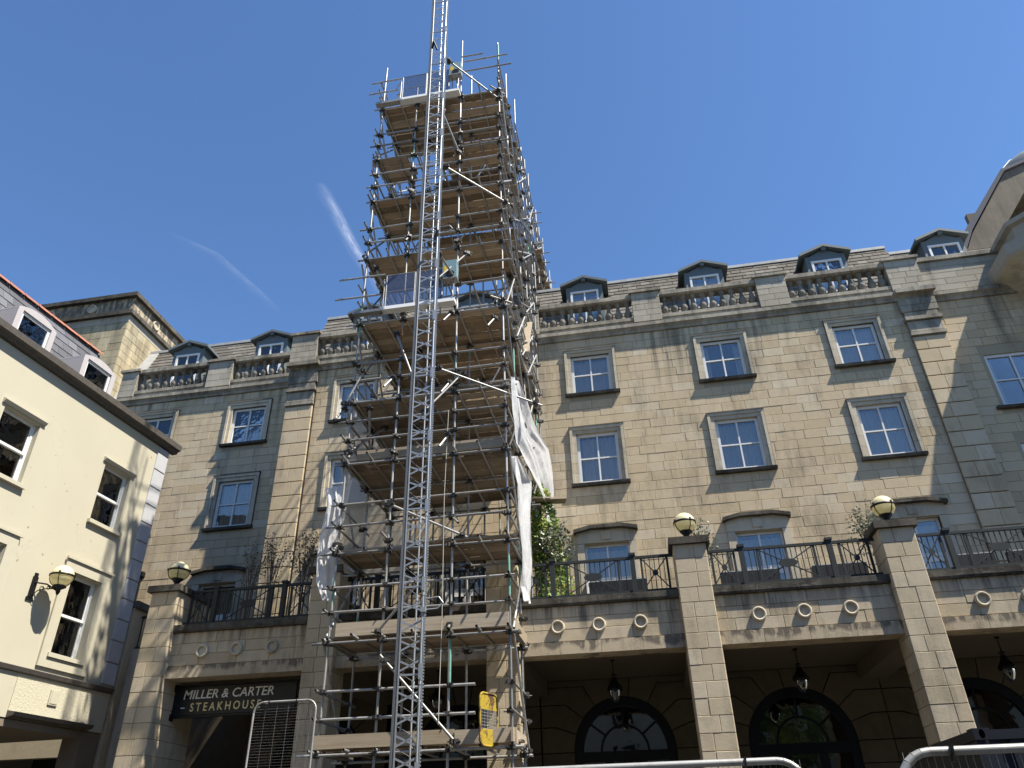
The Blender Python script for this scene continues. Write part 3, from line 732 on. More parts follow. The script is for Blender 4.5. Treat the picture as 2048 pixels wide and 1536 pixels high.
# curved stone gable and corbelled bay at the right end
m = MB(); cx = 16.2
outp = [(-4.1, 18.2), (-3.45, 19.4), (-1.6, 21.9), (0, 22.5), (1.6, 21.9), (3.45, 19.4), (4.1, 18.2)]
inp = [(-3.0, 18.2), (-2.5, 19.3), (-1.1, 21.1), (0, 21.5), (1.1, 21.1), (2.5, 19.3), (3.0, 18.2)]
for i in range(6):
    a, b, c_, d_ = outp[i], outp[i+1], inp[i+1], inp[i]
    m.prism([(cx+p[0], p[1]) for p in (d_, c_, b, a)], 22.0, 24.5)
arch = m.build('arched_gable', M['gable'], hotel)
m = MB()
for i in range(6):
    a, b = outp[i], outp[i+1]
    m.prism([(cx+a[0]*1.01, a[1]+.02), (cx+b[0]*1.01, b[1]+.02), (cx+b[0]*1.06, b[1]+.12), (cx+a[0]*1.06, a[1]+.12)], 21.9, 27)
m.build('gable_roof', M['blueslate'], arch)
m = MB(); m.box(cx-2.6, cx+2.6, 23.4, 23.6, 17, 21.4); m.build('gable_wall', M['gable'], arch)
m = MB(); 
def octa(prof, c=(14.85, 20.2)):
    vs = [(c[0]+r/math.cos(math.pi/8)*math.cos(math.pi/8+k*math.pi/4), c[1]+r/math.cos(math.pi/8)*math.sin(math.pi/8+k*math.pi/4), z) for r, z in prof for k in range(8)]
    return vs, [(i*8+k, i*8+(k+1) % 8, (i+1)*8+(k+1) % 8, (i+1)*8+k) for i in range(len(prof)-1) for k in range(8)]
m.add(*octa([(1.9, 14.6), (2.1, 14.9), (2.45, 15.25), (2.95, 15.6), (3.25, 15.75)]))
bay = m.build('corbelled_bay', M['surround'], hotel)
m = MB(); m.add(*octa([(3.25, 15.75), (3.3, 15.85), (3.3, 16.2), (3.1, 16.3), (0, 16.32)])); m.build('fascia', M['wallgrey'], bay)
m = MB(); m.add(*octa([(2.75, 16.33), (2.75, 16.95), (2.9, 17.0), (2.9, 17.15), (0, 17.2)])); m.build('parapet', M['wallgrey'], bay)
m = MB(); m.lathe((cx+.5, 23.5, 22.0), [(1.6, 0), (1.6, .5), (1.4, 1.1), (.9, 1.6), (0, 1.85)], 24); dm = m.build('lead_dome', M['dormer'], hotel)
m = MB()
for k in range(8):
    a = k*math.pi/4+.3; pr = [(1.62, 0), (1.62, .5), (1.42, 1.1), (.92, 1.62), (.05, 1.87)]
    m.path([(cx+.5+r*math.cos(a), 23.5+r*math.sin(a), 22.0+z) for r, z in pr], .03, 6)
m.build('dome_rib', M['lead'], dm)
# pier further left on the balcony, and pipes on the wall
m = MB(); m.box(-13.3, -12.52, 17.06, 18.0, 0, 6.9); p = m.build('pier', M['pillar'], hotel); MB().box(-13.4, -12.44, 17.03, 18.1, 6.9, 7.07).build('cap', M['dirty'], p); MB().box(-12.51, -10.88, 17.3, 17.7, 0, 5.95).build('wall', M['wallgrey'], hotel)
m = MB(); m.tube((-15.25, YL-.1, 6.2), (-15.25, YL-.1, 9.0), .035).box(-15.33, -15.17, YL-.18, YL-.02, 9.0, 9.14); m.build('downpipe', M['black'], hotel)
m = MB(); m.tube((-9.86, YC-.06, 6), (-9.86, YC-.06, 15.3), .018); m.build('cable', M['black'], hotel)
# ------------------------------------------------------------------ square stone tower behind the left wing
tw = empty('stone_tower', (-18.8, 21.1, 0), 'tall plain square stone tower with a dark moulded parapet behind the cream building', 'tower')
TX, TY, TT = -18.8, 21.1, 21.0
m = MB(); m.box(-27, TX-.01, TY+.01, 31, 0, TT-1.0); m.build('wall', M['mortar'], tw)
T = []
fA, fB = Frame((0, TY, 0), X, NY), Frame((TX, 0, 0), (0, 1, 0), (1, 0, 0))
for p in coursed(fA, -27, TX, 13, TT-1.35, .33, .45, .8) + coursed(fB, TY, 29, 14, TT-1.35, .33, .45, .8): T.append((*p[:4], M['tower'], tw))
pieces(T, 'stone', M['tower'], tw, 200)
def ringbox(e, z0, z1, nm, mt): MB().box(-27-e, TX+e, TY-e, 31, z0, z1).build(nm, mt, tw)
ringbox(.02, TT-1.35, TT-1.02, 'frieze', M['wallgrey']); ringbox(.16, TT-1.02, TT-.84, 'moulding', M['dirty'])
ringbox(.03, TT-.84, TT-.18, 'parapet', M['band']); ringbox(.2, TT-.18, TT, 'coping', M['dirty'])
for k in range(4): inst('roundel', rmesh, tw, Vector((-20.6-k*1.9, TY-.03, TT-.5)) - tw.location, scale=(1.5, 1, 1.5))
for k in range(4): inst('roundel', rmesh, tw, Vector((TX+.03, 22.6+k*1.9, TT-.5)) - tw.location, Matrix.Rotation(math.pi/2, 3, 'Z').to_quaternion(), (1.5, 1, 1.5))

# ------------------------------------------------------------------ cream rendered building on the left (local x runs along its wall)
cb = empty('cream_building', (-12.578, 17.0, 0), 'cream rendered building with sash windows, slate mansard and orange ridge tiles', 'building', rz=rad(85.85))
def cbuild(m, name, mt, par=None, **kw): return m.build(name, mt, par or cb, local=True, **kw)
fc = Frame((0, 0, 0), X, NY)
SW = [(-1.60, 8.46, .94, 1.48), (-4.66, 8.46, .98, 1.44), (-7.7, 8.46, .98, 1.44), (-1.68, 5.38, .92, 1.76), (-4.5, 5.38, .92, 1.76), (-7.5, 5.38, .92, 1.76)]
opc = [(c-w/2, c+w/2, z, z+h) for c, z, w, h in SW]
m = MB(); wall_cells(m, fc, -16, 0, 4.02, 11.2, .4, opc); cbuild(m, 'wall', M['cream'])
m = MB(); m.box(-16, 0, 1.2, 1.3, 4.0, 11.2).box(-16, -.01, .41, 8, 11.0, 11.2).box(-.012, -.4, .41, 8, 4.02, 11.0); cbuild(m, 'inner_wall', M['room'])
for i, (c, z, w, h) in enumerate(SW):
    m = MB(); a, b = c-w/2, c+w/2; f = .055
    m.box(a, a+f, .13, .22, z, z+h); m.box(b-f, b, .13, .22, z, z+h); m.box(a+f, b-f, .13, .22, z, z+.06); m.box(a+f, b-f, .13, .22, z+h-.06, z+h)
    m.box(a+f, b-f, .10, .17, z+h*.47, z+h*.47+.055)
    m.box(a+f, a+f+.035, .15, .2, z+.06, z+h-.06); m.box(b-f-.035, b-f, .15, .2, z+.06, z+h-.06)
    s = cbuild(m, 'sash_window', M['white'])
    for z0, z1, y in ((z+.06, z+h*.47, .175), (z+h*.47+.055, z+h-.06, .165)):
        cbuild(MB().box(a+f+.035, b-f-.035, y, y+.006, z0, z1), 'pane', M['dkglass'], s)
    m = MB(); m.box(a-.08, b+.08, -.09, .13, z-.09, z-.003); cbuild(m, 'sill', M['creamtrim'], s)
    if i < 3:
        m = MB(); m.xprism([(-.002, z+h+.03), (-.035, z+h+.03), (-.085, z+h+.09), (-.085, z+h+.115), (-.002, z+h+.14)], a-.10, b+.10); cbuild(m, 'lintel', M['creamtrim'], s)
    else:
        m = MB(); m.box(a-.26, a-.003, -.05, -.002, z-.3, z+h+.30); m.box(b+.003, b+.26, -.05, -.002, z-.3, z+h+.30); m.box(a-.003, b+.003, -.05, -.002, z+h+.02, z+h+.30)
        m.box(a-.30, b+.30, -.09, -.05, z+h+.26, z+h+.31); m.box(a-.003, b+.003, -.05, -.002, z-.3, z-.1)
        cbuild(m, 'surround', M['creamtrim'], s)
m = MB(); m.xprism([(-.002, 4.86), (-.06, 4.88), (-.09, 4.96), (-.002, 4.99)], -16, .0); cbuild(m, 'string_course', M['gutter'])
k = 0; z = 5.02
while z < 11.1:
    vs, fs, c, a = block(fc, -.43, .0, z+.012, min(z+.50, 11.19)-.012, .035, .012)
    m = MB(); m.add(vs, fs); m.box(-.003, .03, .0, .3, z+.012, min(z+.5, 11.19)-.012)
    cbuild(m, 'quoin', M['quoin']); z += .50
m = MB(); m.box(-2.75, -.55, -.02, -.001, 4.15, 4.78); cbuild(m, 'rough_panel', M['roughcream'])
m = MB(); m.box(-1.82, -1.56, -.05, -.021, 4.38, 4.68); m.box(-1.79, -1.59, -.06, -.05, 4.41, 4.65); cbuild(m, 'plaque', M['creamtrim'])
m = MB(); m.xprism([(-.002, 4.02), (-.16, 4.05), (-.2, 4.12), (-.002, 4.14)], -2.75, -.5); cbuild(m, 'lower_moulding', M['gutter'])
m = MB(); m.xprism([(-.0, 11.22), (-.10, 11.22), (-.13, 11.28), (-.22, 11.31), (-.24, 11.45), (.05, 11.45), (.05, 11.22)], -16, .2); cbuild(m, 'gutter', M['gutter'])
# ground floor: pier, soffit of the passage and the stone wall inside it
m = MB(); m.box(-.58, -.30, .0, .5, 0, 4.0); m.box(-.295, .0, .03, .5, 0, 4.0); cbuild(m, 'pier', M['soffit'])
m = MB(); m.box(-16, -.59, .02, 4, 3.86, 4.0); cbuild(m, 'soffit', M['soffit'])
m = MB(); m.box(-16, 0, 4.0, 4.2, 0, 3.85); cbuild(m, 'passage_wall', M['mortar'])
PW = [(*p[:4], M['wall'], None) for p in coursed(Frame((0, 4.0, 0), X, NY), -12, -.1, 1.5, 3.84, .36, .7, 1.2)]
m = MB()
for p in PW: m.add(p[0], p[1])
cbuild(m, 'stone', M['wall'], kind='stuff')
# slatted awning at the left edge
# mansard roof
m = MB(); m.xprism([(.72, 11.3), (1.2, 13.35), (4, 13.4), (4, 11.3)], -16, -2.1); cbuild(m, 'roof', M['blueslate'])
v = Vector((0, .48, 2.05)).normalized(); w = Vector((0, -v.z, v.y)); fr_ = Frame((0, .72, 11.3), X, w, v); L = math.hypot(.48, 2.05)
SL2 = []
for k in range(9):
    a = k*L/9
    for i in range(46):
        u = -16 + i*.3 - (k % 2)*.15; u0, u1 = max(u, -16), min(u+.295, -2.11)
        if u1-u0 < .05: continue
        p = block(fr_, u0, u1, a, a+L/9+.03, .010, .002, 0, .014+R.uniform(0, .006)); SL2.append(p)
m = MB()
near = [p for p in SL2 if p[2].x > -6.4]
for p in near:
    q = MB(); q.add([Vector(v_)-p[2] for v_ in p[0]], p[1]); inst('slate', q.mesh('slate', M['blueslate']), cb, p[2])
for p in SL2:
    if p[2].x <= -6.4: m.add(p[0], p[1])
cbuild(m, 'slate', M['blueslate'], kind='stuff')
tile = MB(); n = 8
tile.add([(x, .11*math.cos(t), .11*math.sin(t)+.0) for x in (0, .44) for t in [math.pi*i/n for i in range(n+1)]], [(i, i+1, i+n+2, i+n+1) for i in range(n)], True)
tile.add([(.44, .12*math.cos(math.pi*i/n), .12*math.sin(math.pi*i/n)) for i in range(n+1)] + [(.40, .12*math.cos(math.pi*i/n), .12*math.sin(math.pi*i/n)) for i in range(n+1)], [(i, i+1, i+n+2, i+n+1) for i in range(n)], True)
tme = tile.mesh('ridge_tile', M['terracotta'])
for k in range(30): inst('ridge_tile', tme, cb, (-2.53-.45*k, 1.22, 13.36))
def cdormer(c):
    hw = .56; m = MB(); top = lambda x: 12.33 + .15*(1-(x/hw)**2)
    xs = [-hw + 2*hw*i/10 for i in range(11)]
    m.box(c-hw, c-.42, .2, .32, 11.4, 12.3); m.box(c+.42, c+hw, .2, .32, 11.4, 12.3)
    m.prism([(c-hw, 12.3)] + [(c+hw, 12.3)] + [(c+x, top(x)) for x in reversed(xs)], .2, .32)
    m.prism([(c-hw-.002, 12.3)] + [(c+hw+.002, 12.3)] + [(c+x, top(x)+.004) for x in reversed(xs)], .32, 1.3)
    m.box(c-hw, c-hw+.07, .321, 1.2, 11.4, 12.3); m.box(c+hw-.07, c+hw, .321, 1.2, 11.4, 12.3)
    d = cbuild(m, 'dormer', M['dormerwhite'])
    m = MB(); m.box(c-.42, c-.36, .24, .3, 11.4, 12.3); m.box(c+.36, c+.42, .24, .3, 11.4, 12.3); m.box(c-.36, c+.36, .24, .3, 12.23, 12.3); m.box(c-.36, c+.36, .24, .3, 11.55, 11.62)
    cbuild(m, 'window_frame', M['white'], d); cbuild(MB().box(c-.36, c+.36, .265, .272, 11.62, 12.23), 'pane', M['dkglass'], d)
    cbuild(MB().box(c-.48, c+.48, .6, .65, 11.4, 12.3), 'inner_wall', M['room'], d)
for c in (-2.9, -4.98, -7.1): cdormer(c)
# wall lamp on a scrolled bracket
def globe(o, root, r=.215, local=True):
    """globe, band, ribs and cup with the globe centre at o"""
    def bl(m, nm, mt): return m.build(nm, mt, root, local=True)
    n = 14
    pr = lambda a, b: [(r*math.cos(rad(t)), r*math.sin(rad(t))) for t in [a+(b-a)*i/9 for i in range(10)]]
    bl(MB().lathe(o, pr(6, 90), 24), 'globe_top', M['globe_top']); bl(MB().lathe(o, pr(-70, 6), 24), 'globe', M['globe_low'])
    bl(MB().lathe(o, [(r+.005, -.012), (r+.016, -.012), (r+.016, .03), (r+.005, .03)], 24), 'band', M['black'])
    for k in range(4):
        a = k*math.pi/2+.5; m = MB()
        m.path([(o[0]+(r+.01)*math.cos(rad(t))*math.cos(a), o[1]+(r+.01)*math.cos(rad(t))*math.sin(a), o[2]+(r+.01)*math.sin(rad(t))) for t in (4, -15, -35, -60)], .009, 6)
        m.cbox((o[0]+(r+.012)*math.cos(a), o[1]+(r+.012)*math.sin(a), o[2]+.03), (.03, .03, .06)); bl(m, 'rib', M['black'])
wl = empty('wall_lamp', (0, 0, 0), 'cream globe lamp on a scrolled black bracket fixed to the cream wall', 'lamp', rz=rad(85.85))
mw = Matrix.Translation(Vector((-12.578, 17.0, 0))) @ Matrix.Rotation(rad(85.85), 4, 'Z')
wl.location = mw @ Vector((-3.07, 0, 6.55))
lc = (.28, -.42, .27)
globe(lc, wl, .235)
m = MB(); m.lathe((lc[0], lc[1], lc[2]-.32), [(.0, -.1), (.03, -.06), (.05, .0), (.04, .03), (.14, .09), (.13, .12), (0, .12)], 14); m.build('cup', M['black'], wl, local=True)
m = MB(); m.box(-.06, .06, -.04, -.001, -.22, .22); m.box(-.09, .09, -.03, -.001, -.28, -.22); m.box(-.04, .04, -.035, -.001, .22, .3); m.build('back_plate', M['black'], wl, local=True)
m = MB(); m.path([(0, -.04, .1), (.14, -.22, .08), (lc[0], lc[1], -.06)], .016, 6)
for cx_, cz_, rr in ((.09, -.03, .065), (.16, .0, .045), (.21, .02, .03)):
    pts = [(cx_ + (rr*(1-.5*i/14))*math.cos(i*.6), -.05-(cx_)*1.35 - .0, cz_ + (rr*(1-.5*i/14))*math.sin(i*.6)) for i in range(15)]
    m.path(pts, .008, 5)
m.path([(0, -.04, -.18), (.06, -.12, -.06), (.14, -.22, -.02), (.24, -.35, .0)], .012, 6); m.build('bracket', M['black'], wl, local=True)

# ------------------------------------------------------------------ globe lamps on the pillar caps
for i, (c, Yl, z, lab) in enumerate([(1.09, 15.62, 7.0, 'cream globe lamp on the pillar right of the ivy and open french door'), (5.11, 15.62, 7.0, 'bright cream globe lamp on the pillar below the sloping shadow edge'), (-10.55, 15.62, 6.86, 'dull shaded globe lamp on the pillar cap beside the cream building')]):
    g = empty('globe_lamp', (c, Yl, z), lab, 'lamp', 'globe lamps on the arcade pillars')
    globe((0, 0, .37), g, .225)
    MB().lathe((0, 0, 0), [(0, 0), (.1, 0), (.09, .03), (.05, .06), (.06, .1), (.135, .19), (.13, .21), (0, .21)], 16).build('cup', M['black'], g, local=True)
# pendant lanterns under the arcade soffit
def pendant(loc, lab):
    p = empty('pendant_lantern', loc, lab, 'lantern', 'lanterns hanging in the arcade'); p.scale = (.74,)*3
    MB().tube((0, 0, 0), (0, 0, -.42), .014, 6).lathe((0, 0, -.02), [(0, 0.02), (.07, .02), (.06, -.02), (0, -.03)], 12).build('hanging_rod', M['black'], p, local=True)
    MB().lathe((0, 0, -.85), [(0, .5), (.03, .46), (.09, .44), (.09, .41), (.05, .39), (.08, .3), (.13, .2), (.20, .1), (.23, .05), (.23, 0), (.2, -.02)], 18).build('hood', M['black'], p, local=True)
    MB().lathe((0, 0, -.85), [(.17, -.01), (.16, -.12), (.11, -.26), (.03, -.33), (0, -.33)], 16).build('glass_bowl', M['dkglass'], p, local=True)
for c, l in ((-.78, 'black pendant lantern in the arcade bay under the ivy and open door'), (3.12, 'black pendant lantern in the middle arcade bay between two sunlit pillars'), (7.15, 'faint pendant lantern in the darkest arcade bay at the right edge'), (-4.75, 'pendant lantern hanging behind the lower scaffolding')):
    pendant((c, 17.5, 5.055), l)
# ------------------------------------------------------------------ restaurant sign
sg = empty('restaurant_sign', (-8.93, 15.95, 4.1), 'black board with white and gold lettering hung between two pillars', 'sign')
MB().box(-10.24, -7.42, 15.93, 15.98, 4.14, 4.70).box(-7.36, -7.10, 15.93, 15.98, 4.14, 4.70).build('board', M['sign'], sg)
MB().box(-10.30, -7.07, 15.92, 15.99, 4.085, 4.13).box(-10.34, -10.22, 15.88, 16.03, 4.04, 4.17).build('rail', M['black'], sg)
MB().box(-10.25, -7.07, 15.92, 15.99, 4.71, 4.745).box(-10.29, -10.2, 15.88, 16.03, 4.62, 4.76).build('rail', M['black'], sg)
def lettering(txt, x0, x1, z0, z1, mt, shear=0., off=0., sp=1.):
    cu = bpy.data.curves.new('lettering', 'FONT'); cu.body = txt; cu.size = 1; cu.shear = shear; cu.offset = off; cu.extrude = .02; cu.space_character = sp; cu.resolution_u = 4
    ob = bpy.data.objects.new('lettering', cu); COL.objects.link(ob)
    dg = bpy.context.evaluated_depsgraph_get(); me = bpy.data.meshes.new_from_object(ob.evaluated_get(dg)); bpy.data.objects.remove(ob); bpy.data.curves.remove(cu)
    xs = [v.co.x for v in me.vertices]; ys = [v.co.y for v in me.vertices]
    sx, sz = (x1-x0)/(max(xs)-min(xs)), (z1-z0)/(max(ys)-min(ys)); bx, by = min(xs), min(ys)
    for v in me.vertices: v.co = Vector((x0+(v.co.x-bx)*sx, 15.925-v.co.z*.6, z0+(v.co.y-by)*sz)) - norigin(sg)
    par = list(range(len(me.vertices)))
    def find(a):
        while par[a] != a: par[a] = par[par[a]]; a = par[a]
        return a
    for e in me.edges: par[find(e.vertices[0])] = find(e.vertices[1])
    isl = {}
    for p in me.polygons: isl.setdefault(find(p.vertices[0]), []).append(tuple(p.vertices))
    rng = sorted((min(me.vertices[i].co.x for f in fs for i in f), max(me.vertices[i].co.x for f in fs for i in f), fs) for fs in isl.values())
    cl = []
    for a, b, fs in rng:
        if cl and min(b, cl[-1][1]) - a > .35*min(b-a, cl[-1][1]-cl[-1][0]): cl[-1][1] = max(cl[-1][1], b); cl[-1][2] += fs
        else: cl.append([a, b, list(fs)])
    for a, b, fs in cl:
        ids = sorted({i for f in fs for i in f}); mp = {j: i for i, j in enumerate(ids)}; m = MB()
        m.add([me.vertices[i].co for i in ids], [tuple(mp[i] for i in f) for f in fs]); inst('letter', m.mesh('letter', mt), sg)
    bpy.data.meshes.remove(me)
def serif_line(txt, x0, x1, z0, z1, mt):
    """capitals with small flared feet"""
    lettering(txt, x0, x1, z0, z1, mt, .12, .004)
serif_line('MILLER & CARTER', -9.99, -7.92, 4.455, 4.64, M['letterw'])
lettering('STEAKHOUSE', -9.80, -8.18, 4.205, 4.375, M['letterg'], .0, .012, 1.45)
lettering('-', -10.02, -9.93, 4.275, 4.292, M['letterw']); lettering('-', -8.07, -7.98, 4.275, 4.292, M['letterw'])

# ------------------------------------------------------------------ balcony railings, one per bay
YR_ = 15.72
def railing(x0, x1, lab, kw):
    r = empty('balcony_railing', (x0, YR_, 5.95), lab, 'railing', 'iron railings along the balcony')
    L = x1-x0; zb, zt = .10, .76; b = lambda m, n: m.build(n, M['railing'], r, local=True)
    ps = [L*.215, L*.74] if L > 2 else []
    for p in ps:
        m = MB(); m.cbox((p, 0, .42), (.10, .10, .84)); m.cbox((p, 0, .86), (.14, .14, .05)); b(m, 'post')
    ed = [0] + ps + [L]
    for a, c in zip(ed[:-1], ed[1:]):
        a_, c_ = a+(.052 if a else 0), c-(.052 if c < L else 0)
        b(MB().box(a_, c_, -.03, .03, zt, zt+.055), 'rail'); b(MB().box(a_, c_, -.025, .025, zb-.04, zb), 'rail')
        w = c_-a_; n = max(4, round(w/.105))
        i0, i1 = (a_+w*.16, c_-w*.16)
        for q in (i0, i1): b(MB().box(q-.022, q+.022, -.022, .022, zb, zt), 'stile')
        for k in range(1, n):
            x = a_+w*k/n
            if min(abs(x-i0), abs(x-i1)) < .04: continue
            b(MB().box(x-.008, x+.008, -.008, .008, zb, zt), 'bar')
        for s in (0, 1):
            b(MB().bar((i0, -.018, zb if s else zt), (i1, -.018, zt if s else zb), .014, .022, (0, 0, 1)), 'brace')
        rw = .19 if w > 1.2 else .06
        m = MB(); k = 20; m.prism([((i0+i1)/2+rw*math.cos(2*math.pi*i/k), (zb+zt)/2+(.085 if w > 1.2 else .06)*math.sin(2*math.pi*i/k)) for i in range(k)], -.045, -.03); b(m, 'medallion')
for (a, c), lab in zip(BAYS, ['iron railing above the black restaurant sign', 'iron railing behind the scaffolding', 'iron railing in front of the ivy and the open french door', 'iron railing between the two sunlit lamp pillars', 'iron railing running off the right edge of the photo', 'far right railing']):
    if a < 9: railing(a+.02, c-.02, lab, None)
rr = empty('side_railing', (-12.2, 17.5, 5.95), 'short iron railing seen in the gap beside the left pillar', 'railing')
for k in range(14): MB().box(-12.48+k*.11, -12.46+k*.11, 17.4, 17.42, 6.02, 6.72).build('bar', M['railing'], rr)
MB().box(-12.51, -10.88, 17.38, 17.44, 6.72, 6.77).build('rail', M['railing'], rr); MB().box(-12.51, -10.88, 17.38, 17.44, 5.97, 6.02).build('rail', M['railing'], rr)
# rattan sofas on the balcony
def sofa(x0, x1, y, lab):
    s = empty('rattan_sofa', (x0, y, FLOOR), lab, 'sofa', 'dark sofas on the balcony'); L = x1-x0
    b = lambda m, n, mt: m.build(n, mt, s, local=True)
    b(MB().box(0, L, 0, .12, .0, 1.02), 'back', M['rattan']); b(MB().box(0, .12, .125, .75, 0, .66), 'arm', M['rattan']); b(MB().box(L-.12, L, .125, .75, 0, .66), 'arm', M['rattan'])
    b(MB().box(.125, L-.125, .125, .75, .0, .38), 'seat', M['rattan'])
    for k in range(2): b(MB().box(.15+k*(L-.3)/2, .14+(k+1)*(L-.3)/2, .13, .72, .385, .52), 'cushion', M['cushion'])
    b(MB().box(.02, L-.02, .02, .11, 1.023, 1.045), 'top_rail', M['cushion'])
sofa(-1.1, .16, 16.5, 'dark rattan sofa below the open french door'); sofa(1.75, 2.95, 16.5, 'dark rattan sofa just right of the middle lamp pillar'); sofa(3.65, 4.75, 16.5, 'dark rattan sofa left of the right lamp pillar')
sofa(6.55, 7.25, 16.5, 'small dark sofa right of the right lamp pillar'); sofa(7.5, 8.7, 16.5, 'dark sofa at the right edge of the photo')
# ------------------------------------------------------------------ plants
def leaves(m, c, rr, n, size, q, dens=None):
    for _ in range(n):
        while True:
            p = Vector((q.uniform(-1, 1), q.uniform(-1, 1), q.uniform(-1, 1)))
            if p.length < 1 and noise.noise((p*1.9)+Vector(c)) > -.18: break
        p = Vector((c[0]+p.x*rr[0], c[1]+p.y*rr[1], c[2]+p.z*rr[2]))
        leaf(m, p, size*q.uniform(.6, 1.3), q)
def leaf(m, p, s, q):
    d = Vector((q.uniform(-1, 1), q.uniform(-1, 1), q.uniform(-.4, 1))).normalized(); a = d.orthogonal().normalized()*s*.3
    m.add([p, p+d*s*.5+a, p+d*s, p+d*s*.5-a], [(0, 1, 2, 3)])
def shrub(x, y, base, h, rx, rz, n, mt, lab, size=.09, stems=5, spikes=8, seed=1):
    q = random.Random(seed); s = empty('potted_shrub', (x, y, FLOOR), lab, 'shrub', 'shrubs standing along the balcony')
    MB().lathe((0, 0, 0), [(0, 0), (.17, 0), (.22, .4), (.24, .42), (.2, .4), (0, .38)], 14).build('pot', M['rattan'], s, local=True)
    m = MB(); f = MB(); cz = h-rz
    for k in range(stems):
        a = q.uniform(0, 6.3); r0 = .02
        m.tube((.02*math.cos(a), .02*math.sin(a), .38), (.06*math.cos(a), .06*math.sin(a), cz-rz*.7), .022, 6, .015)
        m.tube((.06*math.cos(a), .06*math.sin(a), cz-rz*.7), (rx*.5*math.cos(a), rx*.5*math.sin(a), cz+rz*.3), .014, 5, .006)
    for k in range(spikes):
        a = q.uniform(0, 6.3); e = Vector((rx*q.uniform(.3, .9)*math.cos(a), rx*q.uniform(.3, .9)*math.sin(a), cz+rz*q.uniform(.6, 1.25))); b = Vector((0, 0, cz-rz*.5))
        m.tube(b, e, .008, 4, .004)
        for i in range(26):
            leaf(f, b.lerp(e, q.uniform(.3, 1.02)) + Vector((q.uniform(-.05, .05),)*3), size*q.uniform(.6, 1.1), q)
    leaves(f, (0, 0, cz), (rx, rx, rz), n, size, q)
    m.build('trunk', M['bark'], s, local=True); f.build('foliage', mt, s, local=True)
shrub(-2.0, 18.0, 0, 3.0, .52, .62, 1500, M['olive'], 'dense olive standard beside the ivy and open french door', .085, 3, 10, 3)
shrub(-10.35, 18.6, 0, 3.3, .42, .75, 110, M['dry'], 'sparse dry shrub left of the taller one over the sign bay', .07, 7, 7, 5)
shrub(-9.55, 18.2, 0, 3.45, .45, .85, 210, M['dry'], 'taller sparse grey shrub behind the railing over the sign', .07, 8, 9, 6)
shrub(-8.35, 17.6, 0, 3.2, .42, .85, 380, M['dry'], 'brownish shrub beside the white sheeting on the left', .075, 9, 9, 7)
shrub(1.55, 17.6, 0, 2.5, .48, .65, 420, M['olive'], 'olive shrub growing behind the middle lamp pillar', .08, 3, 9, 8)
shrub(5.2, 17.4, 0, 2.55, .42, .6, 420, M['olive'], 'olive shrub growing behind the right lamp pillar', .08, 3, 9, 9)
shrub(10.2, 17.2, 0, 3.2, .45, .8, 500, M['olive'], 'twiggy shrub at the right edge of the balcony', .08, 3, 10, 11)
iv = empty('climbing_ivy', (-2.35, 18.2, FLOOR), 'lush green climber covering a post beside the scaffolding', 'climber')
q = random.Random(5); f = MB()
for _ in range(8000):
    z = q.uniform(0, 1)**.9*4.05; hw = .62 - .09*z; a = q.uniform(0, 6.283); r = math.sqrt(q.uniform(.25, 1))
    p = Vector((-.12*z*.75+.40 + hw*r*math.cos(a), .45*r*math.sin(a), z))
    if noise.noise(p*2.2) < -.34: continue
    leaf(f, p, q.uniform(.05, .13), q)
f.build('foliage', M['ivy'], iv, local=True); MB().box(-.05, .05, .0, .1, 0, 4).build('post', M['bark'], iv, local=True)
lb = empty('leaning_panel', (-2.6, 17.0, FLOOR), 'grey panel leaning between the ivy and the right sheeting', 'panel')
MB().bar((-2.62, 17.2, 5.6), (-2.62, 17.6, 8.0), .03, .35, (0, 1, 0)).build('board', M['quoin'], lb); MB().bar((-2.64, 17.02, 5.6), (-2.64, 17.42, 8.0), .06, .06, (0, 1, 0)).build('batten', M['railing'], lb)
# ------------------------------------------------------------------ the scaffolding tower
sc = empty('scaffolding', (-4.2, 15., 0), 'tall tube and board scaffolding tower rising past the hotel roof', 'scaffolding')
so_ = sc.location.copy()
TR = .0245
tubem = {}
for nm, mt in (('galv', M['galv']), ('green', M['green']), ('rust', M['rust'])):
    m = MB(); m.tube((0, 0, 0), (0, 0, 1), TR, 10, caps=False); tubem[nm] = m.mesh('scaffold_tube', mt)
def tube(name, p, q, parent=None, kind='galv'):
    p, q = Vector(p), Vector(q); d = q-p
    return inst(name, tubem[kind], parent or sc, p-so_, Vector((0, 0, 1)).rotation_difference(d.normalized()), (1, 1, d.length))
cm = MB(); cm.box(-.04, .04, -.042, .042, -.03, .03); cm.box(.035, .075, -.02, .02, -.028, .028); cm.tube((-.0, .04, -.012), (.0, .095, -.012), .011, 6); cm.tube((.055, -.02, .0), (.055, -.075, .0), .011, 6); cm.box(-.075, -.035, -.03, .03, -.02, .02)
cm = cm.mesh('coupler', M['coupler'])
CPL = []
def coupler(p): CPL.append((Vector(p), R.uniform(0, 6.28)))
XS = [-5.9, -4.83, -3.53, -2.43]
LV = [3.09, 4.99, 6.72, 8.69, 10.21, 12.39, 14.41, 16.44, 18.05, 20.2]
ROWS = [(13.8, 0, (22.1, 20.9, 22.8, 22.4)), (15.2, 0, (22.0, 21.6, 23.0, 22.8)), (16.9, 5.45, (21.2, 21.6, 23.2, 23.7)), (18.9, 5.45, (17.3, 17.3, 22.4, 22.9)), (20.35, 16.2, (0, 0, 0, 21.9)), (22.6, 19.2, (0, 0, 22.2, 23.0)), (24.5, 19.2, (0, 0, 22.6, 22.9)), (26.9, 19.2, (0, 0, 23.2, 23.7))]
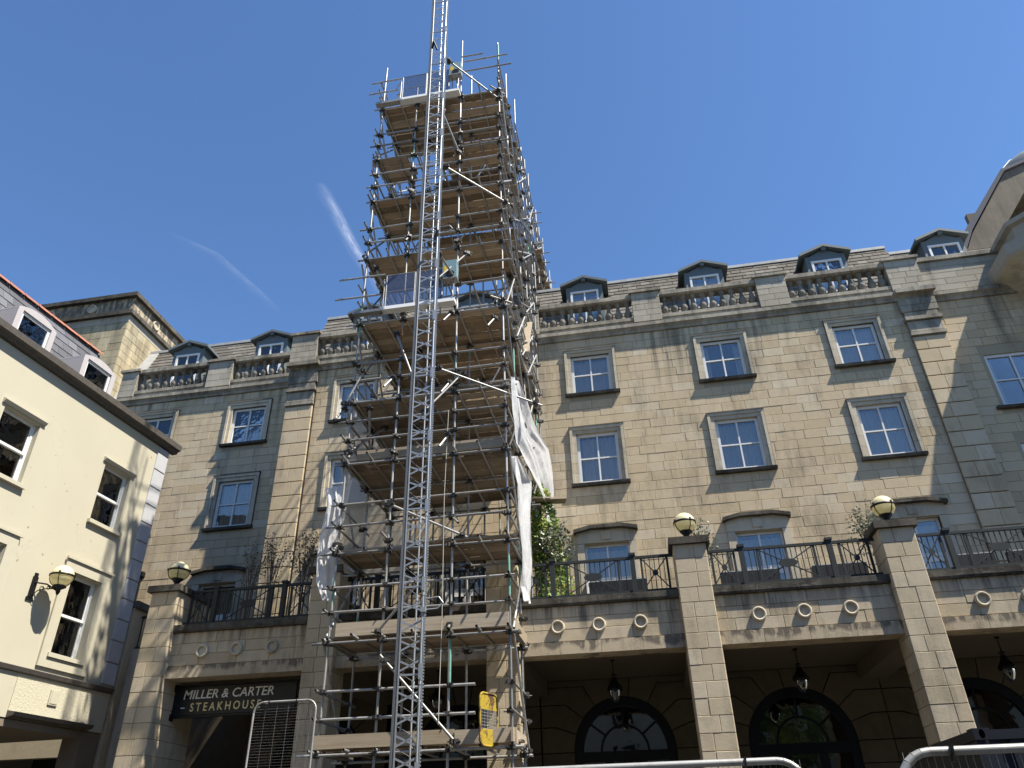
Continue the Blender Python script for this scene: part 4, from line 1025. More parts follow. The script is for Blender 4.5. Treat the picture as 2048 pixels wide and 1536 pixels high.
for Yr, zb, tops in ROWS:
    for i, x in enumerate(XS):
        if not tops[i]: continue
        z = zb; xx = x + R.uniform(-.02, .02); off = 0
        while z < tops[i] - .1:
            z2 = min(z + R.choice((4.9, 6.4, 6.4)), tops[i]);
            if tops[i]-z2 < 1.2: z2 = tops[i]
            kd = 'green' if R.random() < .0 else 'galv'
            tube('standard', (xx, Yr+off, z), (xx+R.uniform(-.02, .02), Yr+off, z2), kind=kd)
            if R.random() < .55 and z2 - z > 2:
                zz = z + R.choice((0, z2-z-.8)); m = TR
                g = tube('painted_tube_end', (xx, Yr+off, zz), (xx, Yr+off, zz+R.uniform(.5, .9)), kind='green' if R.random() < .75 else 'rust'); g.scale = (1.04, 1.04, g.scale[2])
            z = z2; 
        if zb == 0:
            MB().box(x-.08, x+.08, Yr-.08, Yr+.08, 0, .012).build('base_plate', M['galv'], sc)
# which levels reach how far back
BACK = {0: 15.2, 1: 15.2, 2: 15.2, 3: 16.9, 4: 18.9, 5: 18.9, 6: 16.9, 7: 16.9, 8: 16.9, 9: 16.9}
def rows_upto(y): return [r for r in ROWS if r[0] <= y + .01]
for k, z in enumerate(LV):
    zl = z-.075
    for Yr, zb, tops in rows_upto(BACK[k]):
        if zb > z: continue
        x0, x1 = -5.9-R.uniform(.12, .4), -2.43+R.uniform(.12, .3)
        tube('ledger', (x0, Yr-.05, zl-.0), (x1, Yr-.05, zl+R.uniform(-.02, .02)))
        for i, x in enumerate(XS): coupler((x, Yr-.02, zl))
    # guard rails on the front and down both sides
    for dz in ((.5, .97) if k not in (5, 9) else ()):
        x0, x1 = -5.9-R.uniform(.08, .3), -2.43+R.uniform(.06, .2)
        if k == 0: x1 = -3.05
        tube('guard_rail', (x0, 13.75, z+dz), (x1, 13.75, z+dz+R.uniform(-.03, .03)))
        for x in XS: coupler((x, 13.78, z+dz))
    ends = rows_upto(BACK[k])[-1][0]
    for x in (XS[0]-.05, XS[-1]+.05):
        for dz in (-.03, .5, .97):
            tube('side_rail', (x, 13.8-R.uniform(.1, .35), z+dz), (x, ends+R.uniform(.1, .4), z+dz))
        for r in rows_upto(BACK[k])[1:]:
            for dz in (0, .5, .97): coupler((x, r[0], z+dz))
    if k >= 3:      # inner rows
        for r in rows_upto(BACK[k])[1:]:
            if R.random() < .7: tube('guard_rail', (-6.0, r[0]-.05, z+.95), (-2.3, r[0]-.05, z+.95))
    # transoms under the boards, ends standing proud of the front
    for x in XS + [-5.35, -4.2, -3.0]:
        pr = R.choice((.12, .18, .3, .42)); tube('transom', (x+.05, 13.8-pr, z-.026), (x+.05+R.uniform(-.05, .05), ends+.25, z-.026))
    # braces
    if k < len(LV)-1:
        zn = LV[k+1]-.1
        for x, sg in ((XS[0]-.08, 1), (XS[-1]+.08, 1)):
            rw = rows_upto(min(BACK[k], BACK[k+1]))
            for a, b in zip(rw[:-1], rw[1:]):
                if b[1] > z: continue
                p, q = ((x, a[0], z), (x, b[0], zn)) if k % 2 else ((x, b[0], z), (x, a[0], zn))
                tube('side_brace', p, q)
                if x < -4 and k > 2: tube('side_brace', (x-.06, p[1], q[2]-.05), (x-.06, q[1], p[2]+.1))
        if k in (3, 4, 5, 6, 7, 8):
            i = R.choice((0, 1, 2)); a, b = XS[i], XS[i+1]
            if R.random() < .5: a, b = b, a
            tube('inner_brace', (a, 15.25, z), (b, 15.25, zn)); tube('inner_brace', (b, 16.85, z), (a, 16.85, zn))
# rear part over the roof: ledgers, rails and decks
for z in (19.6, 20.2, 21.0, 21.5, 22.0):
    for x in (XS[-1]+.05, XS[-2]): tube('side_rail', (x, 16.5, z), (x, 27.2, z+R.uniform(-.05, .05)))
for Yr in (20.35, 22.6, 24.5, 26.9):
    for z in (20.1, 21.1, 21.6): tube('ledger', (-3.7, Yr, z), (-2.05, Yr, z)); coupler((XS[-1], Yr, z))
for a, b in ((18.9, 20.35), (20.35, 22.6), (22.6, 24.5), (24.5, 26.9)): tube('side_brace', (-2.36, a, 19.8), (-2.36, b, 21.9))
for z in (12.39, 14.41, 16.44, 18.05):
    for y0 in (16.9, ): tube('side_rail', (XS[-1]+.05, 16.6, z), (XS[-1]+.05, 19.3, z)); tube('side_rail', (XS[-1]+.05, 16.6, z+.95), (XS[-1]+.05, 19.3, z+.95)); tube('side_brace', (XS[-1]+.1, 16.9, z), (XS[-1]+.1, 18.9, z+1.9))
for Yx, z0, z1 in ((17.9, 8.7, 22.4), (19.6, 11.0, 22.9), (21.5, 19.2, 22.9), (23.5, 19.2, 23.2), (25.7, 19.2, 23.3)):
    tube('standard', (XS[-1]+.03, Yx, z0), (XS[-1]+.03, Yx, z1))
    for z in LV:
        if z0 < z < z1: coupler((XS[-1]+.05, Yx, z)); coupler((XS[-1]+.05, Yx, z+.95))
for z in (9.6, 10.7, 11.3, 12.9, 13.6, 14.9, 15.5, 16.9, 17.6, 18.6, 19.1): tube('side_rail', (XS[-1]+.06, 15.0+R.uniform(0, 1.5), z), (XS[-1]+.06, 20.0+R.uniform(-.2, .3), z+R.uniform(-.04, .04)))
for k in range(7): tube('side_brace', (XS[-1]+.1, 15.2+R.uniform(0, 2), 9.+k*1.7), (XS[-1]+.1, 18.2+R.uniform(0, 1.5), 11.2+k*1.7))
# mast ties and odd braces seen from the front
for p, q in [((-3.80, 12.75, 10.22), (-1.66, 14.1, 9.75)), ((-3.72, 12.7, 20.45), (-2.35, 13.85, 19.75)), ((-3.72, 12.7, 16.2), (-2.22, 13.9, 15.7)), ((-3.72, 12.7, 13.3), (-3.44, 13.7, 13.05)),
             ((-4.9, 13.6, 7.6), (-3.18, 13.6, 6.71)), ((-4.79, 13.6, 4.61), (-3.28, 13.6, 3.03)), ((-4.92, 13.6, 4.98), (-4.0, 13.4, 5.9)), ((-4.45, 13.65, 10.5), (-4.95, 13.65, 11.9)),
             ((-5.6, 14.9, 14.5), (-4.9, 15.2, 16.3)), ((-5.85, 14.0, 16.5), (-5.2, 15.1, 17.9)), ((-3.85, 12.9, 18.6), (-3.5, 13.7, 17.6)), ((-3.0, 15.1, 16.5), (-3.5, 15.1, 18.0)), ((-2.5, 15.2, 18.1), (-3.1, 16.8, 20.0)),
             ((-3.3, 13.7, 10.6), (-4.05, 13.1, 9.3)), ((-5.6, 13.6, 10.9), (-5.95, 13.45, 9.9)), ((-3.2, 13.6, 14.0), (-3.9, 13.2, 12.9)), ((-5.1, 15.2, 12.6), (-5.75, 13.9, 14.3)),
             ((-5.85, 13.6, 8.8), (-5.45, 14.9, 10.1)), ((-5.85, 15.1, 8.8), (-5.5, 13.8, 10.1))]:
    tube('brace', p, q); coupler(Vector(p).lerp(Vector(q), .06)); coupler(Vector(p).lerp(Vector(q), .94))
for z, x0, x1 in ((13.66, -6.5, -5.3), (13.05, -6.55, -5.4), (21.2, -6.25, -5.3), (20.72, -6.3, -5.4), (13.6, -3.5, -2.2), (13.05, -3.8, -2.3), (21.5, -3.4, -2.1), (21.05, -3.6, -2.0), (12.3, -3.5, -2.6), (21.75, -3.5, -2.85)):
    tube('guard_rail', (x0, 13.62, z), (x1, 13.62, z+R.uniform(-.03, .03)))
# short stub tubes and swivels poking out of the front and side joints
for k, z in enumerate(LV):
    for x in XS:
        if R.random() < .32:
            d = Vector((R.uniform(-.25, .25), -R.uniform(.12, .3), R.uniform(-.25, .25)))
            c = Vector((x, 13.75, z+R.choice((-.1, .12, .5, .6))))
            tube('stub_tube', c - d*.8, c + d); coupler(c)
for p in [(-4.83, 10.6), (-3.53, 10.3), (-3.53, 9.0), (-5.9, 9.9), (-2.5, 11.9), (-3.53, 12.2)]:
    c = Vector((p[0]-.08, 13.6, p[1])); d = Vector((-.12, -.25, -.38)); tube('stub_tube', c, c+d); coupler(c)
# scaffold boards ----------------------------------------------------------
BL = 3.6
bm_ = []
for s in range(4):
    m = MB(); e = .012; q = random.Random(s)
    m.box(-.5, .5, -.1125, .1125, 0, .038)
    for sx in (-1, 1):
        x = sx*.5; m.box(min(x, x-sx*.014), max(x, x-sx*.014), -.114, .114, -.0015, .0395, 1)
    bm_.append(m.mesh('deck_board', [M['wood'], M['galv']]))
nb = 0
def deck(z, y0, y1, x0=-5.98, x1=-2.36, gap=.012, step=.238):
    y = y0+.1125; i = 0
    while y < y1:
        a, b = x0+R.uniform(-.1, .08), x1+R.uniform(-.06, .1)
        if R.random() < .35 and b-a > 3:
            c = a + (b-a)*R.uniform(.4, .6); sp_ = [(a, c+.12, .0), (c-.12, b, .039)]
        else: sp_ = [(a, b, 0)]
        for p, q_, dz in sp_:
            L = q_-p
            inst('deck_board', R.choice(bm_), sc, Vector(((p+q_)/2, y+R.uniform(-.006, .006), z+dz+R.uniform(0, .006)))-so_, Matrix.Rotation(R.uniform(-.006, .006), 3, 'Z').to_quaternion(), (L, 1, 1))
        y += step; i += 1
deck(LV[0], 13.85, 15.1, -5.98, -2.36); deck(LV[1], 13.85, 15.1); deck(LV[2], 13.85, 15.15); deck(LV[3], 13.85, 16.6); deck(LV[4], 13.85, 17.3)
deck(LV[5], 13.85, 18.6); deck(LV[6], 13.85, 15.2, -5.98, -2.3); deck(LV[7], 13.85, 15.4); deck(LV[8], 13.85, 14.7, -5.98, -5.05); deck(LV[8], 13.85, 14.6, -3.75, -2.3); deck(LV[9], 13.85, 15.75); deck(LV[9], 15.75, 16.9, -4.6, -2.3)
deck(LV[8], 15.0, 16.6, -4.7, -2.3); deck(LV[7], 15.6, 16.8, -4.9, -2.3); deck(20.15, 20.5, 26.6, -3.7, -2.25); deck(LV[5], 17, 18.9, -3.6, -2.3)
def toeb(x0, x1, y, z, h=.225):
    m = MB(); m.box(x0, x1, y-.019, y+.019, z, z+h); m.build('toe_board', M['toe'], sc)
toeb(-5.98, -3.42, 13.74, LV[0]+.02); toeb(-3.40, -2.32, 13.72, LV[0]-.0); toeb(-5.75, -2.42, 13.74, LV[1]+.03, .25); toeb(-5.7, -4.1, 13.86, LV[3]+.04); toeb(-4.08, -2.5, 13.86, LV[3]+.04)
MB().box(-2.37, -2.33, 13.9, 15.3, LV[1]-.02, LV[1]+.2).build('toe_board', M['toe'], sc); MB().box(-2.4, -2.36, 13.6, 15.3, LV[0], LV[0]+.22).build('toe_board', M['toe'], sc)
MB().bar((-2.7, 17.8, 9.12), (-1.63, 18.05, 9.16), .34, .05).bar((-2.75, 17.5, 9.06), (-2.0, 17.72, 9.09), .225, .04).build('deck_board', [M['toe']], sc)
MB().bar((-2.35, 16.6, 12.9), (-2.33, 17.6, 14.6), .04, .2, (1, 0, 0)).build('deck_board', [M['toe']], sc)
MB().bar((-2.45, 14.6, 6.9), (-2.40, 16.4, 8.6), .1, .04, (1, 0, 0)).build('deck_board', [M['wood']], sc)
CPL.sort(key=lambda c: -in_view(c[0]))
for p, a in CPL[:300]: inst('coupler', cm, sc, p-so_, Matrix.Rotation(a, 3, 'Z').to_quaternion(), (1.3,)*3)
m = MB(); cv = [v.co.copy() for v in cm.vertices]; cf = [tuple(p.vertices) for p in cm.polygons]
for p, a in CPL[300:]:
    r = Matrix.Rotation(a, 3, 'Z'); m.add([r @ v*1.3 + p for v in cv], cf)
m.build('coupler', M['coupler'], sc, kind='stuff')
# ------------------------------------------------------------------ goods hoist mast
ho = empty('hoist_mast', (-3.92, 12.7, 0), 'slim bright lattice mast of a goods hoist standing before the scaffolding', 'hoist')
A_, B_, C_ = Vector((-4.11, 12.62, 0)), Vector((-3.73, 12.62, 0)), Vector((-3.94, 12.93, 0))
SEC, Z0 = 1.465, 1.02-1.465
xm = MB()
def up(v, z): return Vector((v.x, v.y, z))
def xb(m, z):
    for s in (-1, 1):
        m.bar(up(A_, z-.085*s), up(B_, z+.085*s), .010, .03)
    for P in (A_, B_): m.tube(up(P, z-.09), up(C_, z-.2), .0045, 6)
m0 = MB(); o = up(A_, 0)
for P, r in ((B_, .02), (C_, .015)): m0.tube(up(P, 0), up(P, SEC-.004), r, 10)
ch = MB(); ch.box(A_.x-.06, A_.x-.024, A_.y-.03, A_.y+.03, 0, SEC-.004); ch.tube(up(A_, 0), up(A_, SEC-.004), .022, 10)
ch = ch.mesh('mast_chord', M['chord'], Vector((-3.92, 12.7, 0)))
for P in (B_, C_): m0.tube(up(P, 0), up(P, .05), .028, 10); m0.tube(up(P, SEC-.06), up(P, SEC-.006), .028, 10)
m0.bar(up(A_, .1), up(B_, .1), .03, .03); m0.bar(up(B_, .02)+Vector((0, -.03, 0)), up(B_, .26)+Vector((0, -.03, 0)), .05, .02)
sm = m0.mesh('mast_section', M['hoist'], Vector((-3.92, 12.7, 0)))
xx = []
for i in range(4):
    m = MB(); xb(m, .245+i*.325); xx.append(m.mesh('cross_brace', M['hoist'], Vector((-3.92, 12.7, 0))))
rk = MB(); rk.box(B_.x+.028, B_.x+.045, B_.y-.012, B_.y+.012, 0, SEC-.004)
for i in range(29): rk.box(B_.x+.045, B_.x+.062, B_.y-.012, B_.y+.012, i*.05, i*.05+.025)
rk = rk.mesh('toothed_rack', M['hoist'], Vector((-3.92, 12.7, 0)))
for k in range(19):
    z = max(Z0+SEC*k, 0)
    s = inst('mast_section', sm, ho, (0, 0, z))
    for x in xx: inst('cross_brace', x, s, (0, 0, 0))
    inst('toothed_rack', rk, s, (0, 0, 0)); inst('mast_chord', ch, s, (0, 0, 0))
def loop(z, s=1):
    m = MB(); y = 12.62
    m.path([(B_.x, y, z+.09), (B_.x+.28, y-.0, z+.11), (B_.x+.36, y, z), (B_.x+.26, y, z-.09), (B_.x, y, z-.10)], .012, 6); m.box(B_.x-.03, B_.x+.06, y-.05, y+.0, z-.14, z-.06); m.build('cable_guide', M['hoist'], ho)
loop(5.2); loop(13.9)
MB().path([(-4.06, 12.5, 20.7), (-3.98, 12.35, 20.8), (-3.9, 12.45, 20.55)], .03, 6).build('tie_clamp', M['black'], ho)
MB().path([(-3.75, 12.5, 13.55), (-3.65, 12.35, 13.65), (-3.72, 12.4, 13.4)], .03, 6).build('tie_clamp', M['black'], ho)
# rope hanging by the third standard
rp = MB(); rp.path([(-3.62, 13.6, 9.6), (-3.66, 13.58, 7.6), (-3.64, 13.57, 5.2), (-3.66, 13.58, 3.4)], .007, 5)
tag(rp.build('hanging_rope', M['rope'], None, (-3.64, 13.6, 3.4)), 'thin pale rope hanging down beside a scaffold upright', 'rope')
# ------------------------------------------------------------------ landing gates of the hoist
def gate(z, h, lab, lab2):
    g = empty('landing_gate', (-4.5, 13.5, z), lab, 'gate', 'blue landing gates of the hoist')
    b = lambda m, n, mt: m.build(n, mt, g, local=True)
    w0, w1 = -.72, .70
    for i, (a, c) in enumerate(((w0, -.012), (.012, w1))):
        b(MB().box(a+.02, c-.02, -.008, .0, .06, h-.02), 'mesh_panel', M['perspex'])
        m = MB(); m.path([(a, 0, .03), (a, 0, h), (c, 0, h), (c, 0, .03), (a, 0, .03)], .014, 6); m.tube((a, 0, h*.5), (c, 0, h*.5), .011, 6); b(m, 'gate_frame', M['galv'])
    b(MB().xprism([(-.10, -.07), (-.09, .03), (.12, .06), (.12, -.05)], w0-.08, w1+.3), 'sill_plate', M['white'])
    for s in (-1, 1):
        m = MB(); x = w0-.05 if s < 0 else w1+.08
        m.path([(x, .0, 0), (x, .0, h-.2), (x+.03*s, .05, h-.08), (x+.3*s, .35, h-.06)] if s < 0 else [(x, 0, .05), (x, 0, h-.45), (x+.1, 0, h-.38), (x+.16, 0, .15), (x+.08, 0, .05)], .017, 6)
        if s < 0: m.path([(x, .0, 0), (x, .0, h*.48), (x-.2, .35, h*.5)], .015, 6); m.tube((x+.06, 0, 0), (x+.06, 0, h-.15), .012, 6)
        b(m, 'side_rail', M['galv'])
    b(MB().box(w0-.75, w0-.05, -.1, .05, -.09, -.01), 'kick_plate', M['galv'])
    c = empty('control_box', (-3.62, 13.42, z+h*.62), lab2, 'control box', 'hoist control boxes')
    b = lambda m, n, mt: m.build(n, mt, c, local=True)
    b(MB().box(-.17, .17, -.06, .12, -.05, .50), 'casing', M['boxblue'])
    b(MB().box(-.14, -.05, -.064, -.0605, .14, .32), 'label_plate', M['labely'])
    m = MB(); k = 18; m.prism([(.02+.10*math.cos(2*math.pi*i/k), .07+.10*math.sin(2*math.pi*i/k)) for i in range(k)], -.075, -.061); b(m, 'round_opening', M['black'])
    b(MB().box(-.19, .19, -.09, .13, -.08, -.051), 'shelf', M['galv'])
    m = MB(); m.path([(-.18, -.02, -.08), (-.18, -.02, -.5)], .018, 6); m.path([(.1, -.02, -.08), (.1, -.02, -.55)], .015, 6); b(m, 'leg', M['galv'])
gate(12.47, 1.03, 'blue tinted landing gate with white sill half way up the scaffolding', 'pale control box with yellow label beside the lower landing gate')
gate(20.02, 1.06, 'blue tinted landing gate on the topmost scaffold deck', 'control box beside the topmost landing gate')
# ------------------------------------------------------------------ sheeting
def sheet(name, Lp, Rp, mt, lab, n=10, amp=.05, sub=5, seed=0, sag=.06):
    Lp, Rp = [Vector(p) for p in Lp], [Vector(p) for p in Rp]; m = MB(); vs = []; rows = []
    def samp(P, t):
        f = t*(len(P)-1); i = min(int(f), len(P)-2); return P[i].lerp(P[i+1], f-i)
    nr = (len(Lp)-1)*sub
    nrm = (Rp[0]-Lp[0]).cross(Lp[-1]-Lp[0]).normalized()
    for r in range(nr+1):
        t = r/nr; a, b = samp(Lp, t), samp(Rp, t)
        for c in range(n+1):
            u = c/n; p = a.lerp(b, u)
            d = noise.noise(Vector((u*5+seed, t*2.2, 0)))*amp*1.2 + noise.noise(Vector((u*11, t*7+seed, 3)))*amp*.35 + math.sin(u*9+t*2+seed)*amp*.4
            e = noise.noise(Vector((u*6, t*14+seed, 9)))*.012
            vs.append(p + nrm*(d+sag*math.sin(math.pi*u)) + (b-a)*e)
    w = n+1
    m.add(vs, [(r*w+c, r*w+c+1, (r+1)*w+c+1, (r+1)*w+c) for r in range(nr) for c in range(n)], True)
    o = vs[-1]
    return m.build(name, mt, None, o, label=lab, cat='sheeting', group='sheets hung on the scaffolding')
yl = 13.75
sheet('debris_sheet', [(x, yl, z) for x, z in [(-6.31, 8.11), (-6.2, 7.79), (-6.24, 7.46), (-6.3, 7.03), (-6.3, 6.61), (-6.26, 6.1), (-6.1, 5.76)]], [(x, yl+.25, z) for x, z in [(-5.83, 8.38), (-5.88, 7.76), (-5.93, 7.32), (-5.97, 6.9), (-5.98, 6.58), (-5.98, 6.08), (-5.9, 5.82)]], M['sheet'], 'narrow white sheet hanging off the left side of the scaffolding', 16, .07, 10, 1, .1)
sheet('debris_netting', [(-6.02, 14.0, 10.5), (-6.02, 14.0, 9.2), (-6.02, 14.05, 8.0), (-6.02, 14.5, 6.5)], [(-6.02, 16.6, 10.6), (-6.02, 17.6, 9.9), (-6.02, 18.2, 8.6), (-6.02, 18.5, 7.5)], M['netting'], 'thin grey netting stretched along the left inner side of the scaffolding', 14, .05, 6, 4)
xr = -2.17
sheet('debris_sheet', [(xr, y, z) for y, z in [(13.5, 10.2), (13.55, 9.3), (13.8, 8.75), (15.05, 8.84), (16.5, 8.99), (18.6, 9.06), (19.6, 9.15)]], [(xr, y, z) for y, z in [(13.95, 10.35), (15.5, 10.75), (17.2, 10.8), (19.3, 11.3), (19.75, 10.6), (19.9, 9.9), (19.92, 9.2)]], M['sheet'], 'large torn white sheet on the right side of the scaffolding above the ivy', 26, .10, 12, 2)
sheet('debris_sheet', [(xr, y, z) for y, z in [(13.5, 8.3), (13.66, 7.75), (13.73, 6.93), (13.95, 6.5), (13.98, 5.92), (13.9, 5.75), (14.6, 5.7)]], [(xr, y, z) for y, z in [(13.62, 8.35), (15.5, 8.6), (15.3, 7.98), (15.1, 7.1), (15.3, 6.75), (15.2, 6.18), (14.95, 5.72)]], M['sheet'], 'long narrow white sheet on the right front corner of the scaffolding', 18, .07, 12, 3)
# ------------------------------------------------------------------ worn yellow gate hung on the scaffolding
yg = empty('yellow_gate', (-2.78, 13.6, 3.03), 'worn yellow steel gate with mesh middle hung on the scaffolding', 'gate', rz=rad(66))
m = MB(); w, h = .5, .82
pts = []
for cx_, cz_, a0 in ((w/2-.09, h-.09, 0), (-w/2+.09, h-.09, 90), (-w/2+.09, .09, 180), (w/2-.09, .09, 270)):
    pts += [Vector((cx_+.09*math.cos(rad(a0+k*30)), 0, cz_+.09*math.sin(rad(a0+k*30)))) for k in range(4)]
m.path(pts+[pts[0]], .02, 8); m.build('frame', M['yellow'], yg, local=True)
MB().box(-w/2+.02, w/2-.02, -.004, .004, .56, h-.02).build('top_plate', M['yellow'], yg, local=True); MB().box(-w/2+.02, w/2-.02, -.004, .004, .02, .26).build('bottom_plate', M['yellow'], yg, local=True)
m = MB()
for k in range(7): z = .26+k*.30/6; m.tube((-w/2+.02, 0, z), (w/2-.02, 0, z), .004, 5)
for k in range(11): x = -w/2+.03+k*(w-.06)/10; m.tube((x, 0, .26), (x, 0, .56), .004, 5)
m.build('wire_mesh', M['galv'], yg, local=True)
# ------------------------------------------------------------------ mesh fence panels
def fence(x0, x1, y0, y1, zb, zt, r, lab, hs, vs_, corner=(True, True)):
    f = empty('mesh_fence_panel', (x0, y0, zb), lab, 'fence', 'steel mesh fence panels')
    e = Vector((x1-x0, y1-y0, 0)); L = e.length; u = e.normalized(); H = zt-zb; c = .16; m = MB()
    pt = lambda a, z: (u*a) + Vector((0, 0, z))
    pts = [pt(0, 0), pt(0, H-c)] + [pt(c-c*math.cos(rad(k*15)), H-c+c*math.sin(rad(k*15))) for k in range(1, 6)] + [pt(c, H), pt(L-c, H)] + [pt(L-c+c*math.sin(rad(k*15)), H-c+c*math.cos(rad(k*15))) for k in range(1, 6)] + [pt(L, H-c), pt(L, 0)]
    m.path(pts, r, 12); m.tube(pt(0, .12), pt(L, .12), r*.8, 8); m.build('frame', M['galv'], f, local=True)
    m = MB(); k = H-hs*1.6
    while k > .15: m.tube(pt(0, k), pt(L, k), .0013, 4, caps=False); k -= hs
    m.build('horizontal_wire', M['galv'], f, local=True, kind='stuff'); m = MB(); a = vs_
    while a < L: m.tube(pt(a, .12), pt(a, H), .0015, 4, caps=False); a += vs_
    m.build('vertical_wire', M['galv'], f, local=True, kind='stuff')
    for a in (.25, L-.35): MB().bar(pt(a, H-.05)+Vector((0, -.02, 0)), pt(a+.01, H+.03)+Vector((0, -.02, 0)), .008, .05).build('cable_tie', M['black'], f, local=True)
fence(-6.5, -5.42, 12.45, 12.45, 1.0, 3.72, .017, 'mesh fence panel with rounded top corner before the restaurant sign', .042, .2)
fence(1.14, 4.6, 4.35, 4.35, 0, 1.945, .021, 'bright steel fence panel nearest the camera at bottom right', .2, .035)
fence(-2.7, .86, 5.3, 5.3, 0, 2.005, .021, 'steel fence panel showing only its top rail at the bottom edge', .2, .035)
# ------------------------------------------------------------------ shipping container
ct = empty('shipping_container', (3.57, 10.0, 0), 'dark navy steel container behind the fence at bottom right', 'container')
cx0, cx1, cy0, cy1, cz1 = 3.50, 9.55, 10.0, 12.4, 2.61
m = MB()
for k in range(24):
    x = cx0+.12+k*.245; m.box(x, x+.12, cy0+.03, cy0+.06, .15, cz1-.11); m.box(x+.12, x+.245, cy0+.06, cy0+.09, .15, cz1-.11)
m.box(cx0+.05, cx0+.07, cy0+.1, cy1-.1, .15, cz1-.1); m.box(cx0+.1, cx1-.1, cy0+.1, cy1-.1, cz1-.09, cz1-.05); m.build('side_panel', M['container'], ct)
m = MB(); m.box(cx0+.17, cx1-.17, cy0+.01, cy0+.08, cz1-.12, cz1-.02); m.build('top_rail', M['container'], ct)
m = MB(); m.box(cx0+.01, cx0+.08, cy0+.17, cy1-.17, cz1-.12, cz1-.015); m.build('end_rail', M['container'], ct)
m = MB(); m.box(cx0+.02, cx0+.16, cy0+.02, cy0+.16, 0, cz1-.121); m.build('corner_post', M['container'], ct)
m = MB(); n = 16; hw = .089
ell = [(.032*math.cos(2*math.pi*i/n), .05*math.sin(2*math.pi*i/n)) for i in range(n)]
sq = []
for i in range(n):
    a = 2*math.pi*i/n; c_, s_ = math.cos(a), math.sin(a); k = hw/max(abs(c_), abs(s_)); sq.append((c_*k, s_*k*.67))
o = Vector((cx0+.089, cy0-.004, cz1-.06))
vs = [o+Vector((x, 0, z)) for x, z in sq] + [o+Vector((x, 0, z)) for x, z in ell] + [o+Vector((x, .08, z)) for x, z in ell]
m.add(vs, [(i, (i+1) % n, (i+1) % n+n, i+n) for i in range(n)] + [(i+n, (i+1) % n+n, (i+1) % n+2*n, i+2*n) for i in range(n)])
m.box(cx0, cx0+.178, cy0+.0805, cy0+.178, cz1-.12, cz1); m.box(cx0, cx0+.178, cy0-.003, cy0+.08, cz1-.004, cz1); m.box(cx0, cx0+.004, cy0-.003, cy0+.08, cz1-.12, cz1-.005); m.build('corner_casting', M['container'], ct)
# ------------------------------------------------------------------ wisps of high cloud
def cloud_mat():
    t = NT('cirrus'); g = t.n('UVMap'); sx = t.n('SeparateXYZ'); t.t.links.new(g.outputs[0], sx.inputs[0])
    u, v = sx.outputs[0], sx.outputs[1]
    fv = t.math('SUBTRACT', 1., t.math('ABSOLUTE', t.math('SUBTRACT', t.math('MULTIPLY', v, 2.), 1.))); fu = t.math('SUBTRACT', 1., t.math('ABSOLUTE', t.math('SUBTRACT', t.math('MULTIPLY', u, 2.), 1.)))
    mp = t.scale(g.outputs[0], (3.5, 3., 1.)); n1 = t.noise(mp, 2.2, 8., .7); n2 = t.noise(t.scale(g.outputs[0], (2.5, 22., 1)), 2.5, 6., .7)
    k = t.math('MULTIPLY', t.math('POWER', fv, 1.7), t.math('POWER', t.math('MULTIPLY', fu, 1.6, True), .7))
    k = t.math('MULTIPLY', k, t.math('MULTIPLY', t.math('SUBTRACT', t.math('ADD', n1, t.math('MULTIPLY', n2, .9)), .72, True), 2.2, True))
    d = t.n('BsdfTranslucent'); d.inputs[0].default_value = (.9, .9, .9, 1); x = t.n('BsdfTransparent'); mx = t.n('MixShader')
    ob = t.n('ObjectInfo'); k = t.math('MULTIPLY', k, t.n('SeparateColor', _0=ob.outputs['Color']).outputs[0])
    t.t.links.new(k, mx.inputs[0]); t.t.links.new(x.outputs[0], mx.inputs[1]); t.t.links.new(d.outputs[0], mx.inputs[2]); t.t.links.new(mx.outputs[0], t.out.inputs[0]); return t.m
M['cloud'] = cloud_mat()
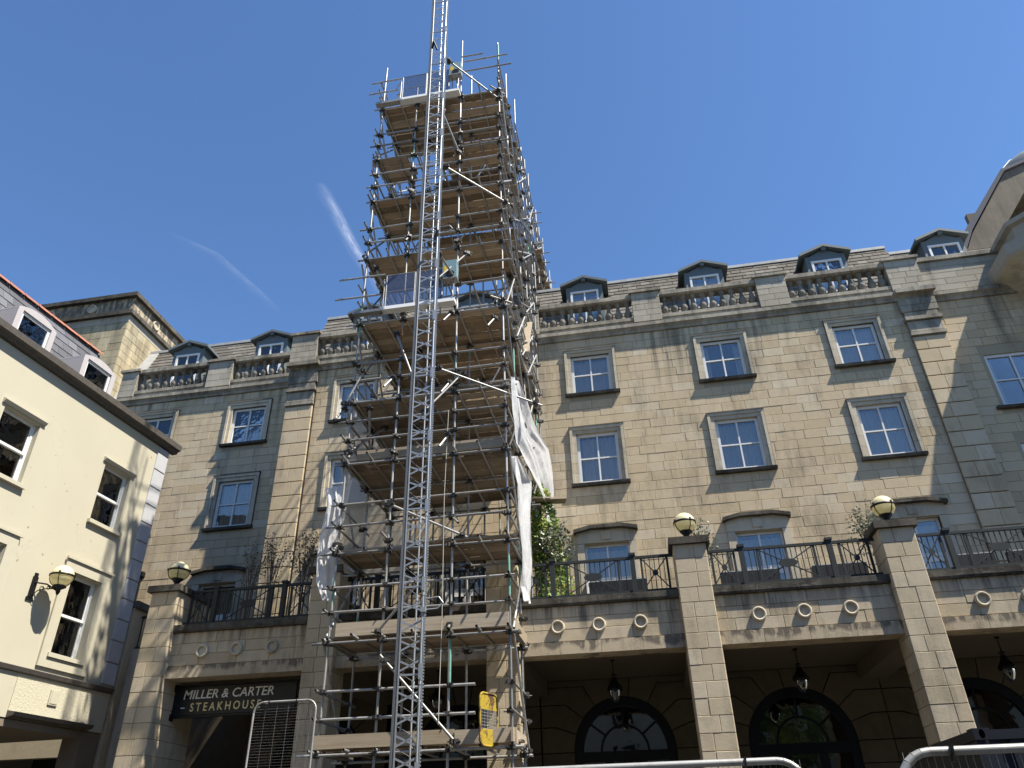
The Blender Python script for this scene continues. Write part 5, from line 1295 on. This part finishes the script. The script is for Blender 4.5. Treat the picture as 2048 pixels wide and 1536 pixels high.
def wisp(P, width, lab, strength):
    P = [Vector(p) for p in P]; n = len(P); vs = []; uv = []
    for i, p in enumerate(P):
        d = (P[min(i+1, n-1)]-P[max(i-1, 0)]).normalized(); s = Vector((-d.y, d.x, 0)).normalized()*width
        for j in range(5):
            v = j/4; vs.append(p + s*(v-.5)*2 + Vector((0, 0, 60*math.sin(math.pi*v)))); uv.append((i/(n-1), v))
    m = MB(); m.add(vs, [(i*5+j, i*5+j+1, (i+1)*5+j+1, (i+1)*5+j) for i in range(n-1) for j in range(4)], True)
    ob = m.build('cloud', M['cloud'], None, P[0]); tag(ob, lab, 'cloud', 'cirrus wisps'); ob.color = (strength, 1, 1, 1)
    l = ob.data.uv_layers.new(name='UVMap')
    for lp in ob.data.loops: l.data[lp.index].uv = uv[lp.vertex_index]
wisp([(-2400, 4380, 5000), (-2387, 4711, 5000), (-2396, 5014, 5000), (-2393, 5305, 5000), (-2369, 5621, 5000), (-2342, 6300, 5000)], 95, 'brighter cirrus wisp slanting down to the left side of the scaffolding', .22)
wisp([(-4050, 4700, 5000), (-3757, 5063, 5000), (-3688, 5389, 5000), (-3620, 5695, 5000), (-3555, 6100, 5000)], 90, 'faint thin cirrus wisp left of the brighter one', .05)
# ------------------------------------------------------------------ across the square, mirrored in the arcade glass; terrace heightened to cut skylight
ob_ = empty('opposite_building', (0, -13, 0), 'pale four storey terrace across the square behind the camera', 'building')
MB().box(-42, 42, -22, -13, 0, 14).build('wall', M['creamtrim'], ob_)
MB().xprism([(-12.6, 14), (-17.5, 16.5), (-22.4, 14)], -42.3, 42.3).build('roof', M['blueslate'], ob_)
for i in range(12):
    for z in (1.2, 4.8, 8.0, 11.): MB().box(-27.6+i*5, -26.3+i*5, -13.05, -12.9, z, z+1.9).build('window', M['navy'], ob_)
q = random.Random(9)
for i, (x, y, h) in enumerate(((7.5, -9, 9.5), (13, -9.5, 8.5), (-9, -9.5, 9))):
    t_ = empty('street_tree', (x, y, 0), ['round green tree across the square behind the camera on the right', 'smaller tree at the far right of the square', 'tree across the square behind the camera on the left'][i], 'tree')
    MB().tube((0, 0, 0), (0, 0, h*.55), .2, 8, .1).build('trunk', M['bark'], t_, local=True); f = MB(); leaves(f, (0, 0, h*.68), (2.4, 2.4, h*.34), 1500, .42, q); f.build('crown', M['tree'], t_, local=True)
